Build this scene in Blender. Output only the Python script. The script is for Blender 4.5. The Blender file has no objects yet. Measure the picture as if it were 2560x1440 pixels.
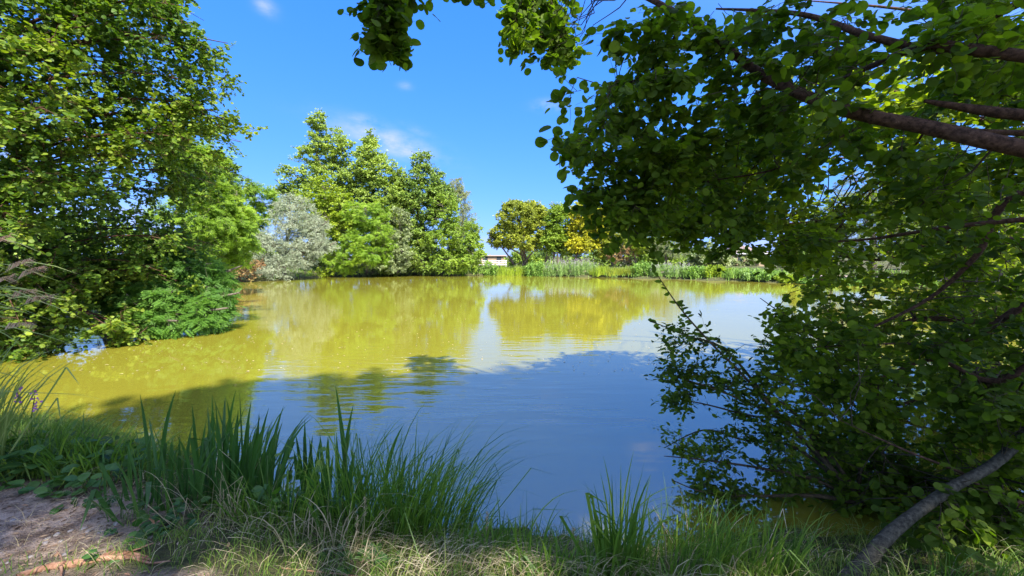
import bpy, math, random
import numpy as np
rng = np.random.default_rng(7)
random.seed(7)
scene = bpy.context.scene
col = scene.collection
R = math.radians

# ------------------------------------------------------------------ camera
F = 1000.0                       # focal length in pixels of the 2560 px wide photograph
PITCH = R(4.0)
CAM = np.array([0.0, 0.0, 1.95])
cam_d = bpy.data.cameras.new('camera')
cam_d.sensor_width = 36
cam_d.lens = 36 * F / 2560
cam_d.clip_start = 0.05
cam_d.clip_end = 3000
cam = bpy.data.objects.new('camera', cam_d)
cam.location = CAM
cam.rotation_euler = (R(90) - PITCH, 0, 0)
col.objects.link(cam)
scene.camera = cam

def P(px, py, d):
    """world point seen at photograph pixel px,py at forward distance d"""
    cx = (px - 1280) / F; cz = (720 - py) / F
    v = np.array([cx, math.cos(PITCH) + cz * math.sin(PITCH), -math.sin(PITCH) + cz * math.cos(PITCH)])
    return CAM + v * (d / v[1])

# ------------------------------------------------------------------ light
SUN_EL = R(50); SUN_AZ = R(30)   # azimuth: to the right of straight behind the camera
to_sun = np.array([math.sin(SUN_AZ) * math.cos(SUN_EL), -math.cos(SUN_AZ) * math.cos(SUN_EL), math.sin(SUN_EL)])
sl = bpy.data.lights.new('sun', 'SUN')
sl.energy = 4.3; sl.angle = R(0.9); sl.color = (1.0, 0.94, 0.84)
so = bpy.data.objects.new('sun', sl)
from mathutils import Vector
so.rotation_euler = Vector(tuple(to_sun)).to_track_quat('Z', 'Y').to_euler()
so.location = (10, -20, 30)
col.objects.link(so)

w = bpy.data.worlds.new('World'); scene.world = w; w.use_nodes = True
nt = w.node_tree; N = nt.nodes; L = nt.links
bg = N['Background']
sky = N.new('ShaderNodeTexSky'); sky.sky_type = 'NISHITA'; sky.sun_disc = False
sky.sun_elevation = SUN_EL; sky.sun_rotation = math.pi - SUN_AZ
sky.air_density = 1.0; sky.dust_density = 0.3; sky.ozone_density = 2.5
sep = N.new('ShaderNodeSeparateColor'); hs = N.new('ShaderNodeCombineColor'); L.new(sky.outputs[0], sep.inputs[0])
for i_, (pw, mul_) in enumerate([(.95, .27), (.53, .93), (.3, 3.2)]):      # deeper azure, as a phone renders a clear sky
    p_ = N.new('ShaderNodeMath'); p_.operation = 'POWER'; L.new(sep.outputs[i_], p_.inputs[0]); p_.inputs[1].default_value = pw
    q_ = N.new('ShaderNodeMath'); q_.operation = 'MULTIPLY'; L.new(p_.outputs[0], q_.inputs[0]); q_.inputs[1].default_value = mul_; L.new(q_.outputs[0], hs.inputs[i_])
tc = N.new('ShaderNodeTexCoord')
def math_node(op, a, b=None, clamp=False):
    m = N.new('ShaderNodeMath'); m.operation = op; m.use_clamp = clamp
    for i, v in enumerate((a, b)):
        if v is None: continue
        if isinstance(v, (int, float)): m.inputs[i].default_value = v
        else: L.new(v, m.inputs[i])
    return m.outputs[0]
nz = N.new('ShaderNodeTexNoise'); nz.inputs['Scale'].default_value = 14; nz.inputs['Detail'].default_value = 7; nz.inputs['Roughness'].default_value = 0.6
mp = N.new('ShaderNodeMapping'); mp.inputs['Scale'].default_value = (1, 1, 2.2)
L.new(tc.outputs['Generated'], mp.inputs[0]); L.new(mp.outputs[0], nz.inputs['Vector'])
total = None
for (px, py, sx, sy, tilt, dens) in [(975, 356, 125, 30, 14, .95), (908, 301, 40, 14, 0, .65), (662, 14, 24, 17, 20, .6), (1012, 215, 17, 9, 0, .3),
                                     (1900, 585, 90, 35, 0, 1.0), (1212, 598, 26, 8, 0, .8), (620, 500, 40, 22, 0, .8), (1372, 264, 34, 12, 0, .9), (1648, 136, 40, 22, 0, .8),
                                     (300, 560, 300, 60, 0, .8), (1040, 325, 40, 12, 20, .3), (2250, 580, 150, 40, 0, .9), (1040, 395, 60, 15, 10, .3), (60, 380, 160, 50, 0, .7)]:
    c = P(px, py, 1) - CAM; c /= np.linalg.norm(c)
    ax = np.cross(c, (0, 0, 1)); ax /= np.linalg.norm(ax); az = np.cross(ax, c)
    t = R(tilt); a1 = ax * math.cos(t) - az * math.sin(t); a2 = ax * math.sin(t) + az * math.cos(t)
    sc = 1.0 / (F * (1 + ((px - 1280) / F) ** 2) ** 0.5)
    dd = []
    for a_, s_ in ((a1, sx * sc), (a2, sy * sc)):
        v = N.new('ShaderNodeVectorMath'); v.operation = 'DOT_PRODUCT'
        L.new(tc.outputs['Generated'], v.inputs[0]); v.inputs[1].default_value = tuple(a_ / s_)
        dd.append(math_node('MULTIPLY', v.outputs['Value'], v.outputs['Value']))
    r2 = math_node('ADD', dd[0], dd[1])
    v = N.new('ShaderNodeVectorMath'); v.operation = 'DOT_PRODUCT'
    L.new(tc.outputs['Generated'], v.inputs[0]); v.inputs[1].default_value = tuple(c)
    front = math_node('GREATER_THAN', v.outputs['Value'], 0.0)
    g = math_node('EXPONENT', math_node('MULTIPLY', r2, -1.3))
    nn = math_node('MULTIPLY', math_node('SUBTRACT', nz.outputs['Fac'], 0.34), 3.2, True)
    g = math_node('MULTIPLY', math_node('MULTIPLY', math_node('MULTIPLY', g, nn), front), dens)
    total = g if total is None else math_node('MAXIMUM', total, g)
total = math_node('MINIMUM', total, 1.0)
mx = N.new('ShaderNodeMixRGB'); L.new(total, mx.inputs[0]); L.new(hs.outputs[0], mx.inputs[1])
mx.inputs[2].default_value = (2.5, 2.8, 4.4, 1)
# added pale glow on the sunward sky behind the camera, lifting the shaded foreground
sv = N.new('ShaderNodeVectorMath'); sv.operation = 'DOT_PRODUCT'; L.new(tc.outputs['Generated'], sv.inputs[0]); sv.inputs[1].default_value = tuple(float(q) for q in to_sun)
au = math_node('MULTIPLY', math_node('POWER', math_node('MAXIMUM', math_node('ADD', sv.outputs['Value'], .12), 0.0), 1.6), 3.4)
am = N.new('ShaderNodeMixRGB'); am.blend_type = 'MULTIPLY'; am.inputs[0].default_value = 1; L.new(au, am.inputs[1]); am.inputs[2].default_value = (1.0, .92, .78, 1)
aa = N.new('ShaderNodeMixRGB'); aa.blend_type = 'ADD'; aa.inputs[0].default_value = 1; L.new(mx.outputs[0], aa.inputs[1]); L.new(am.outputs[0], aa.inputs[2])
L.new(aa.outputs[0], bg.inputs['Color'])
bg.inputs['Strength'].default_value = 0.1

scene.view_settings.view_transform = 'Standard'
scene.view_settings.look = 'None'
scene.view_settings.exposure = 1.6
scene.view_settings.gamma = 1
scene.render.engine = 'CYCLES'
scene.cycles.max_bounces = 6
scene.cycles.diffuse_bounces = 3
scene.cycles.glossy_bounces = 3
scene.cycles.transmission_bounces = 3
scene.cycles.transparent_max_bounces = 4
scene.cycles.use_denoising = True
scene.cycles.sample_clamp_indirect = 8

# ------------------------------------------------------------------ materials
def new_mat(name):
    m = bpy.data.materials.new(name); m.use_nodes = True
    n = m.node_tree.nodes; l = m.node_tree.links
    return m, n, l, n['Principled BSDF'], n['Material Output']

def leaf_mat(name, cols, transl=0.35, rough=0.42, spec=0.35, nscale=0.9, tcol=None):
    m, n, l, b, out = new_mat(name)
    g = n.new('ShaderNodeNewGeometry')
    ramp = n.new('ShaderNodeValToRGB')
    e = ramp.color_ramp.elements
    k = len(cols)
    while len(e) < k: e.new(0.5)
    for i, c in enumerate(cols):
        e[i].position = i / (k - 1) if k > 1 else 0
        e[i].color = (*c, 1)
    t = n.new('ShaderNodeTexCoord'); no = n.new('ShaderNodeTexNoise'); no.inputs['Scale'].default_value = nscale; no.inputs['Detail'].default_value = 2
    l.new(t.outputs['Object'], no.inputs['Vector'])
    a = n.new('ShaderNodeMath'); a.operation = 'MULTIPLY_ADD'; l.new(no.outputs['Fac'], a.inputs[0]); a.inputs[1].default_value = 1.6; a.inputs[2].default_value = -0.55
    a2 = n.new('ShaderNodeMath'); a2.operation = 'MULTIPLY_ADD'; l.new(g.outputs['Random Per Island'], a2.inputs[0]); a2.inputs[1].default_value = 0.6; l.new(a.outputs[0], a2.inputs[2])
    a3 = n.new('ShaderNodeMath'); a3.operation = 'MULTIPLY'; a3.use_clamp = True; l.new(a2.outputs[0], a3.inputs[0]); a3.inputs[1].default_value = 0.9
    l.new(a3.outputs[0], ramp.inputs[0])
    l.new(ramp.outputs[0], b.inputs['Base Color'])
    b.inputs['Roughness'].default_value = rough
    b.inputs['Specular IOR Level'].default_value = spec
    tr = n.new('ShaderNodeBsdfTranslucent')
    mul = n.new('ShaderNodeMixRGB'); mul.blend_type = 'MULTIPLY'; mul.inputs[0].default_value = 1
    l.new(ramp.outputs[0], mul.inputs[1]); mul.inputs[2].default_value = (*(tcol or (1.5, 1.6, 0.5)), 1)
    l.new(mul.outputs[0], tr.inputs['Color'])
    mix = n.new('ShaderNodeMixShader'); mix.inputs[0].default_value = transl
    l.new(b.outputs[0], mix.inputs[1]); l.new(tr.outputs[0], mix.inputs[2]); l.new(mix.outputs[0], out.inputs['Surface'])
    return m

def bark_mat(name, c1, c2, scale=30):
    m, n, l, b, out = new_mat(name)
    t = n.new('ShaderNodeTexCoord'); no = n.new('ShaderNodeTexNoise'); no.inputs['Scale'].default_value = scale; no.inputs['Detail'].default_value = 6; no.inputs['Roughness'].default_value = .7
    l.new(t.outputs['Object'], no.inputs['Vector'])
    r = n.new('ShaderNodeValToRGB'); r.color_ramp.elements[0].position = .38; r.color_ramp.elements[1].position = .68
    r.color_ramp.elements[0].color = (*c1, 1); r.color_ramp.elements[1].color = (*c2, 1)
    # pale lichen flecks on the bark
    e3 = r.color_ramp.elements.new(.72); e3.color = (*[min(1, q * 2.0 + .04) for q in c2], 1); r.color_ramp.elements[1].position = .64
    l.new(no.outputs['Fac'], r.inputs[0]); l.new(r.outputs[0], b.inputs['Base Color'])
    bp = n.new('ShaderNodeBump'); bp.inputs['Strength'].default_value = .6; bp.inputs['Distance'].default_value = .02
    l.new(no.outputs['Fac'], bp.inputs['Height']); l.new(bp.outputs[0], b.inputs['Normal'])
    b.inputs['Roughness'].default_value = .85; b.inputs['Specular IOR Level'].default_value = .2
    return m

def plain_mat(name, c, rough=.7, noise=0.25, scale=3, c2=None):
    m, n, l, b, out = new_mat(name)
    t = n.new('ShaderNodeTexCoord'); no = n.new('ShaderNodeTexNoise'); no.inputs['Scale'].default_value = scale; no.inputs['Detail'].default_value = 5
    l.new(t.outputs['Object'], no.inputs['Vector'])
    mixn = n.new('ShaderNodeMixRGB'); l.new(no.outputs['Fac'], mixn.inputs[0])
    c2 = c2 or tuple(v * (1 - noise) for v in c)
    mixn.inputs[1].default_value = (*c2, 1); mixn.inputs[2].default_value = (*c, 1)
    l.new(mixn.outputs[0], b.inputs['Base Color']); b.inputs['Roughness'].default_value = rough
    return m

M = {}
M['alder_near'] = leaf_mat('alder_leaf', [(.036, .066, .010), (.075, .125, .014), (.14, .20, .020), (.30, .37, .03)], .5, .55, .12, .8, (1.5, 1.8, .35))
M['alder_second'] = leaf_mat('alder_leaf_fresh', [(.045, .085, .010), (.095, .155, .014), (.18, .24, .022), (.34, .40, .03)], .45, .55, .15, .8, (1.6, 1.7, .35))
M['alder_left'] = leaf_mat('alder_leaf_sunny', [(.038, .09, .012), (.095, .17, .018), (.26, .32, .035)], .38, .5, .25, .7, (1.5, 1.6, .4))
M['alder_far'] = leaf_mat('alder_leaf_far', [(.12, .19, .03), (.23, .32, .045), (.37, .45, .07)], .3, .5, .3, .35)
M['ivy'] = leaf_mat('ivy_leaf', [(.08, .14, .025), (.15, .24, .035), (.27, .35, .05)], .2, .45, .3, .5)
M['lime'] = leaf_mat('bright_leaf', [(.14, .21, .012), (.24, .33, .02), (.36, .42, .03)], .35, .5, .3, .4)
M['mid'] = leaf_mat('mid_leaf', [(.10, .17, .018), (.18, .28, .025), (.28, .37, .035)], .32, .5, .3, .4)
M['locust'] = leaf_mat('locust_leaf', [(.10, .18, .02), (.19, .31, .03), (.32, .42, .04)], .4, .5, .2, .5)
M['locust_dark'] = leaf_mat('locust_leaf_green', [(.05, .13, .02), (.09, .20, .03), (.16, .30, .04)], .4, .5, .2, .8)
M['silver'] = leaf_mat('silver_leaf', [(.20, .25, .15), (.33, .38, .25), (.50, .54, .40)], .25, .6, .15, .8, (1, 1.1, .7))
M['olive'] = leaf_mat('olive_leaf', [(.12, .155, .025), (.23, .275, .03), (.40, .42, .04)], .3, .55, .2, .35)
M['yellow'] = leaf_mat('yellow_leaf', [(.20, .23, .02), (.40, .41, .022), (.60, .56, .03)], .3, .55, .2, .5, (1.2, 1.1, .4))
M['birch'] = leaf_mat('birch_leaf', [(.16, .20, .08), (.26, .30, .12), (.36, .40, .18)], .3, .5, .3, .5)
M['greyg'] = leaf_mat('grey_green_leaf', [(.13, .17, .07), (.22, .27, .12), (.33, .38, .18)], .3, .5, .3, .5)
M['brownb'] = leaf_mat('dry_leaf', [(.16, .09, .04), (.26, .16, .07), (.30, .28, .08)], .2, .7, .1, .8, (1.1, 1, .6))
M['bank'] = leaf_mat('bank_leaf', [(.10, .19, .03), (.17, .30, .05), (.28, .40, .07)], .3, .5, .3, 1.2)
M['bankgrey'] = leaf_mat('bank_grey_leaf', [(.14, .25, .06), (.25, .38, .11), (.40, .50, .20)], .3, .55, .3, 1.2)
M['lav'] = leaf_mat('loosestrife_flower', [(.30, .26, .28), (.40, .34, .38), (.46, .42, .42)], .2, .7, .1, 2, (1, 1, 1))
M['iris'] = leaf_mat('iris_leaf', [(.03, .08, .022), (.055, .13, .028), (.10, .19, .035)], .3, .45, .3, 2, (1.4, 1.8, .5))
M['sedge'] = leaf_mat('sedge_leaf', [(.045, .11, .018), (.11, .20, .024), (.26, .34, .045)], .35, .45, .35, 2.5, (1.4, 1.7, .5))
M['grass'] = leaf_mat('grass_leaf', [(.06, .13, .022), (.13, .22, .035), (.32, .34, .09)], .3, .55, .2, 3, (1.3, 1.5, .5))
M['straw'] = leaf_mat('straw', [(.26, .21, .11), (.42, .35, .20), (.62, .54, .36)], .2, .6, .2, 3, (1, 1, .8))
M['litter'] = leaf_mat('litter', [(.10, .07, .05), (.24, .16, .10), (.45, .36, .25)], .05, .8, .1, 6, (1, 1, .8))
M['reed'] = leaf_mat('reed_leaf', [(.14, .20, .05), (.24, .30, .09), (.36, .40, .16)], .3, .5, .3, 2)
M['plume'] = leaf_mat('reed_plume', [(.52, .36, .24), (.68, .50, .34), (.80, .64, .46)], .45, .7, .1, 3, (1, .9, .8))
M['bark'] = bark_mat('alder_bark', (.035, .018, .010), (.13, .07, .042), 34)
M['bark_grey'] = bark_mat('grey_bark', (.07, .06, .045), (.26, .22, .17), 14)
M['bark_stem'] = bark_mat('stem_bark', (.028, .026, .018), (.11, .10, .07), 40)
M['twig'] = bark_mat('twig_bark', (.05, .035, .02), (.12, .09, .05), 20)

# ------------------------------------------------------------------ mesh building
class MB:
    def __init__(s): s.v = []; s.l = []; s.t = []; s.n = 0; s.sm = []
    def add(s, verts, faces, smooth=False):
        verts = np.asarray(verts, float).reshape(-1, 3)
        for f in faces:
            s.l.append(np.array(f, np.int64) + s.n); s.t.append(np.array([len(f)])); s.sm.append(np.array([smooth]))
        s.v.append(verts); s.n += len(verts)
    def grid(s, idx, verts, smooth=False):
        """idx (m,4) quads"""
        s.l.append((idx + s.n).ravel()); s.t.append(np.full(len(idx), idx.shape[1])); s.sm.append(np.full(len(idx), smooth))
        s.v.append(verts.reshape(-1, 3)); s.n += len(verts.reshape(-1, 3))
    def inst(s, tmpl, Rm, T, smooth=False):
        V, faces = tmpl
        m = len(T)
        if m == 0: return
        W = np.einsum('mij,nj->mni', Rm, V) + T[:, None, :]
        fl = np.concatenate([np.array(f) for f in faces]); ft = np.array([len(f) for f in faces])
        base = s.n + np.arange(m)[:, None] * len(V)
        s.l.append((base + fl[None, :]).ravel()); s.t.append(np.tile(ft, m)); s.sm.append(np.full(m * len(ft), smooth))
        s.v.append(W.reshape(-1, 3)); s.n += m * len(V)
    def build(s, name, mat, parent=None, origin=None):
        me = bpy.data.meshes.new(name)
        v = np.concatenate(s.v) if s.v else np.zeros((0, 3)); l = np.concatenate(s.l); t = np.concatenate(s.t)
        o = bpy.data.objects.new(name, me); col.objects.link(o)
        off = np.zeros(3)
        if parent is not None:
            o.parent = parent; off = np.array(parent.get('_o', (0, 0, 0)))
        elif origin is not None:
            off = np.array(origin); o.location = off; o['_o'] = [float(q) for q in off]
        v = v - off
        me.vertices.add(len(v)); me.vertices.foreach_set('co', v.ravel())
        me.loops.add(len(l)); me.loops.foreach_set('vertex_index', l)
        me.polygons.add(len(t)); me.polygons.foreach_set('loop_start', np.concatenate([[0], np.cumsum(t)[:-1]])); me.polygons.foreach_set('loop_total', t)
        me.polygons.foreach_set('use_smooth', np.concatenate(s.sm))
        me.update(calc_edges=True)
        me.materials.append(mat)
        return o
    def box(s, c, size, rz=0):
        c = np.array(c); h = np.array(size) / 2
        v = np.array([[x, y, z] for x in (-1, 1) for y in (-1, 1) for z in (-1, 1)]) * h
        cs, sn = math.cos(rz), math.sin(rz)
        v = v @ np.array([[cs, sn, 0], [-sn, cs, 0], [0, 0, 1]]) + c
        s.add(v, [(0, 1, 3, 2), (4, 6, 7, 5), (0, 4, 5, 1), (2, 3, 7, 6), (0, 2, 6, 4), (1, 5, 7, 3)])

def thing(name, label, cat, loc, group=None):
    o = bpy.data.objects.new(name, None); col.objects.link(o)
    o.location = loc; o['_o'] = [float(q) for q in loc]; o['label'] = label; o['category'] = cat
    if group: o['group'] = group
    return o
def tag(o, label=None, cat=None, group=None, kind=None):
    if label: o['label'] = label
    if cat: o['category'] = cat
    if group: o['group'] = group
    if kind: o['kind'] = kind
    return o

def nrm(v): return v / (np.linalg.norm(v, axis=-1, keepdims=True) + 1e-9)
def frames(d, n):
    y = nrm(d); x = nrm(np.cross(y, n)); z = np.cross(x, y)
    return np.stack([x, y, z], axis=-1)

def smooth_path(pts, k=6):
    pts = np.asarray(pts, float); n = len(pts)
    out = []
    for i in range(n - 1):
        p0 = pts[max(i - 1, 0)]; p1 = pts[i]; p2 = pts[i + 1]; p3 = pts[min(i + 2, n - 1)]
        for j in range(k):
            t = j / k
            out.append(.5 * ((2 * p1) + (-p0 + p2) * t + (2 * p0 - 5 * p1 + 4 * p2 - p3) * t * t + (-p0 + 3 * p1 - 3 * p2 + p3) * t ** 3))
    out.append(pts[-1]); return np.array(out)

def tube(mb, pts, rad, sides=8, bump=0.0):
    pts = np.asarray(pts, float); n = len(pts)
    rad = np.interp(np.linspace(0, 1, n), np.linspace(0, 1, len(rad)), rad)
    tg = nrm(np.gradient(pts, axis=0))
    ref = np.array([0.3, 0.2, 1.0]) if abs(tg[0][2]) < .8 else np.array([1.0, 0.3, 0])
    u = nrm(np.cross(tg, ref)); v = np.cross(tg, u)
    a = np.arange(sides) / sides * 2 * math.pi
    rr = rad[:, None] * (1 + bump * rng.normal(size=(n, sides)) * .5)
    ring = pts[:, None, :] + rr[:, :, None] * (np.cos(a)[None, :, None] * u[:, None, :] + np.sin(a)[None, :, None] * v[:, None, :])
    i = np.arange(n - 1)[:, None] * sides; j = np.arange(sides)[None, :]
    q = np.stack([i + j, i + (j + 1) % sides, i + sides + (j + 1) % sides, i + sides + j], -1).reshape(-1, 4)
    mb.grid(q, ring.reshape(-1, 3), True)

def thin(mb, A, B, r0, r1, arch=0.0, K=4, wob=0.03):
    """many thin curved three-sided twigs at once: A,B (m,3)"""
    m = len(A)
    if m == 0: return
    t = np.linspace(0, 1, K + 1)
    Ln = np.linalg.norm(B - A, axis=1)
    pts = A[:, None] + (B - A)[:, None] * t[None, :, None]
    arch = np.broadcast_to(arch, (m,))
    pts[:, :, 2] += (4 * t * (1 - t))[None] * (arch * Ln)[:, None]
    pts[:, 1:-1] += rng.normal(size=(m, K - 1, 3)) * (wob * Ln)[:, None, None]
    tg = nrm(np.gradient(pts, axis=1))
    u = nrm(np.cross(tg, np.array([.31, .17, .93]))); v = np.cross(tg, u)
    r0 = np.broadcast_to(r0, (m,)); r1 = np.broadcast_to(r1, (m,))
    rad = r0[:, None] * (1 - t)[None] + r1[:, None] * t[None]
    a = np.arange(3) / 3 * 2 * math.pi
    ring = pts[:, :, None] + rad[:, :, None, None] * (np.cos(a)[None, None, :, None] * u[:, :, None] + np.sin(a)[None, None, :, None] * v[:, :, None])
    b = (np.arange(m) * (K + 1) * 3)[:, None, None]; i = (np.arange(K) * 3)[None, :, None]; j = np.arange(3)[None, None, :]
    q = np.stack([b + i + j, b + i + (j + 1) % 3, b + i + 3 + (j + 1) % 3, b + i + 3 + j], -1).reshape(-1, 4)
    mb.grid(q, ring.reshape(-1, 3), True)

# leaf templates: base at origin, length along y, normal z, unit length
def tmpl(half, fold=.12, curl=.12):
    mid = [(0, 0), (0, .5), (0, 1)]
    pts = [(0, y, 0) for _, y in mid]
    f1 = []; f2 = []
    for x, y in half:
        pts.append((x, y, fold * x)); f1.append(len(pts) - 1)
    for x, y in half:
        pts.append((-x, y, fold * x)); f2.append(len(pts) - 1)
    V = np.array(pts, float); V[:, 2] -= curl * (V[:, 1] - .3) ** 2
    k = len(half) // 2
    return V, [[0] + f1[:k + 1] + [1], [1] + f1[k:] + [2], [1] + f2[:k + 1][::-1] + [0], [2] + f2[k:][::-1] + [1]]
ROUND = tmpl([(.24, .03), (.43, .22), (.50, .50), (.42, .80), (.22, .98)], .14, .15)
OVAL = tmpl([(.16, .12), (.28, .42), (.20, .78)], .2, .2)
NARROW = tmpl([(.10, .2), (.13, .5), (.09, .8)], .2, .25)
DIAM = (np.array([(0, 0, 0), (.42, .45, .08), (0, 1, -.06), (-.42, .5, .08)], float), [(0, 1, 2, 3)])
DIAMN = (np.array([(0, 0, 0), (.16, .45, .05), (0, 1, -.1), (-.16, .5, .05)], float), [(0, 1, 2, 3)])
def frond(pairs=7, lw=.075, ll=.24):
    V = []; Fc = []
    for i in range(pairs):
        y = .18 + .8 * i / pairs
        for s in (-1, 1):
            b = len(V); z = -.18 * y * y
            V += [(0, y, z), (s * ll * .5, y - lw + .03, z + .02), (s * ll, y + .05, z - .03), (s * ll * .5, y + lw + .03, z + .02)]
            Fc.append((b, b + 1, b + 2, b + 3))
    b = len(V); V += [(0, .96, -.17), (.06, 1.08, -.2), (0, 1.2, -.25), (-.06, 1.08, -.2)]; Fc.append((b, b + 1, b + 2, b + 3))
    return np.array(V, float), Fc
FROND = frond(7)
FROND_S = frond(4, .12, .3)

def rand_dir(m, flat=1.0):
    v = rng.normal(size=(m, 3)); v[:, 2] *= flat
    return nrm(v)

# gaps in the shading canopy: sun falls through them onto these spots of the bank (point, radius)
SUN_FLECKS = []
def fleck(px, py, r, z=.34, d=None):
    v = P(px, py, 1) - CAM
    SUN_FLECKS.append((CAM + v * ((z - CAM[2]) / v[2]) if d is None else P(px, py, d), r))
for q in [(40, 1385, .15), (10, 1432, .12), (140, 1278, .11), (60, 1310, .06), (255, 1372, .09), (310, 1400, .06), (690, 1385, .07), (900, 1405, .14), (960, 1432, .14), (840, 1438, .11), (1010, 1390, .07), (1310, 1410, .09), (520, 1400, .05), (1200, 1420, .06)]:
    fleck(q[0], q[1], q[2] * 1.7)
for q in [(1560, 1330, .13, 0, 2.5), (1545, 1230, .09, 0, 2.6), (1700, 1400, .08, 0, 2.4), (2330, 1300, .10, 0, 2.2), (2430, 1370, .10, 0, 2.2), (60, 680, .42, 0, 2.75), (100, 1160, .3, 0, 4.2), (1330, 1290, .08, 0, 2.8), (930, 1190, .07, 0, 3.1), (1120, 1200, .06, 0, 3.0)]:
    fleck(*q)

def foliage(wood, leaf, S, Sr, C, cr, n_tw, n_lf, size, tm, flat=.45, droop=.15, tilt=.55, up=(0, 0, 1), branch_r=.012, twig_r=.004, t_in=.25, axis=None, jitter=.25, leafdown=.15, maxb=None, flecks=False):
    """C cluster centres; S skeleton points. A branch runs from the skeleton to each cluster, twigs fan out of it, leaves sit along the twigs."""
    m = len(C)
    cr = np.broadcast_to(cr, (m,))
    # prefer skeleton points lower than the cluster
    best = np.zeros(m, int)
    for a in range(0, m, 500):
        D = C[a:a + 500, None] - S[None]
        dist = (np.linalg.norm(D, axis=2) + np.clip(-D[..., 2], 0, None) * .6) * rng.uniform(1, 1.5, D.shape[:2])
        best[a:a + 500] = dist.argmin(1)
    A = S[best]
    out = nrm(C - A)
    if wood is not None:
        Ln = np.linalg.norm(C - A, axis=1)
        k = np.arange(m) if maxb is None or m <= maxb else rng.choice(m, maxb, replace=False)
        thin(wood, A[k], C[k], np.minimum(branch_r * (.5 + Ln[k] * .5), Sr), twig_r, .05, 5, .035)
    rep = np.repeat(np.arange(m), n_tw)
    q = len(rep)
    d = rand_dir(q, flat)
    d = nrm(d + out[rep] * .55 - np.array([0, 0, droop]))
    rad = cr[rep] * rng.uniform(.45, 1.1, q)
    start = C[rep] - out[rep] * (cr[rep] * rng.uniform(0, .9, q))[:, None]
    end = start + d * rad[:, None]
    end[:, 2] -= droop * rad * rng.uniform(0, 1, q)
    if wood is not None:
        thin(wood, start, end, twig_r, twig_r * .35, -.03, 3, .04)
    rl = np.repeat(np.arange(q), n_lf)
    k = len(rl)
    t = t_in + (1 - t_in) * (np.tile(np.arange(n_lf), q) + rng.uniform(0, 1, k)) / n_lf
    pos = start[rl] + (end - start)[rl] * t[:, None]
    dd = d[rl]
    side = nrm(np.cross(dd, np.array([0, 0, 1.0])))
    sg = np.where(rng.random(k) < .5, -1, 1)
    ld = nrm(dd * rng.uniform(.2, 1.1, k)[:, None] + side * (sg * rng.uniform(.5, 1.1, k))[:, None] + rng.normal(size=(k, 3)) * .3 - np.array([0, 0, leafdown]))
    pos = pos + rng.normal(size=(k, 3)) * (size * jitter)
    if flecks:
        keep = np.ones(len(pos), bool)
        for g_, r_ in SUN_FLECKS:
            q_ = pos - g_; a_ = q_ @ to_sun
            keep &= ~((a_ > .5) & (np.linalg.norm(q_ - a_[:, None] * to_sun, axis=1) < (r_ + size * .5) * rng.uniform(.75, 1.2, len(pos))))
        pos = pos[keep]; ld = ld[keep]; k = len(pos)
    n = nrm(np.array(up, float) + rng.normal(size=(k, 3)) * tilt)
    Rm = frames(ld, n) * (size * rng.uniform(.6, 1.2, k))[:, None, None]
    leaf.inst(tm, Rm, pos)
    return k

def blob_clusters(blobs, n, shell=3.0, w=None):
    """blobs: (cx,cy,cz,rx,ry,rz)"""
    B = np.array(blobs, float)
    area = (B[:, 3] * B[:, 5]) ** .9
    k = rng.choice(len(B), n, p=area / area.sum())
    r = rng.random(n) ** (1 / (2.0 + shell))
    v = nrm(rng.normal(size=(n, 3))) * r[:, None]
    return B[k, :3] + v * B[k, 3:]

def pxblob(px, py, rx, ry, d, rd=None):
    c = P(px, py, d); a = rx / F * d; b = ry / F * d
    return (c[0], c[1], c[2], a, (a if rd is None else rd), b)

def skeleton(base, blobs, r, top=None, k=10, wander=.04):
    """trunk from base up through the crown, one limb to each blob"""
    B = np.array(blobs, float)
    base = np.array(base, float)
    if top is None: top = B[B[:, 2].argmax(), :3]
    H = top[2] - base[2]
    t = np.linspace(0, 1, 6)[:, None]
    tp = base + (np.array(top) - base) * t
    tp[1:-1, :2] += rng.normal(size=(4, 2)) * H * wander * .5
    trunk = smooth_path(tp, 4)
    limbs = []
    for b in B:
        c = b[:3].copy()
        zz = np.clip(c[2] - np.hypot(c[0] - base[0], c[1] - base[1]) * .7, base[2] + H * .18, base[2] + H * .9)
        i = np.abs(trunk[:, 2] - zz).argmin()
        s = trunk[i]
        mid = (s + c) / 2 + np.array([0, 0, np.linalg.norm(c - s) * .06]) + rng.normal(size=3) * .04 * np.linalg.norm(c - s)
        e = c + (c - s) * .25
        limbs.append((smooth_path([s, mid, c, e], 4), i / len(trunk)))
    return trunk, limbs

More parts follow.
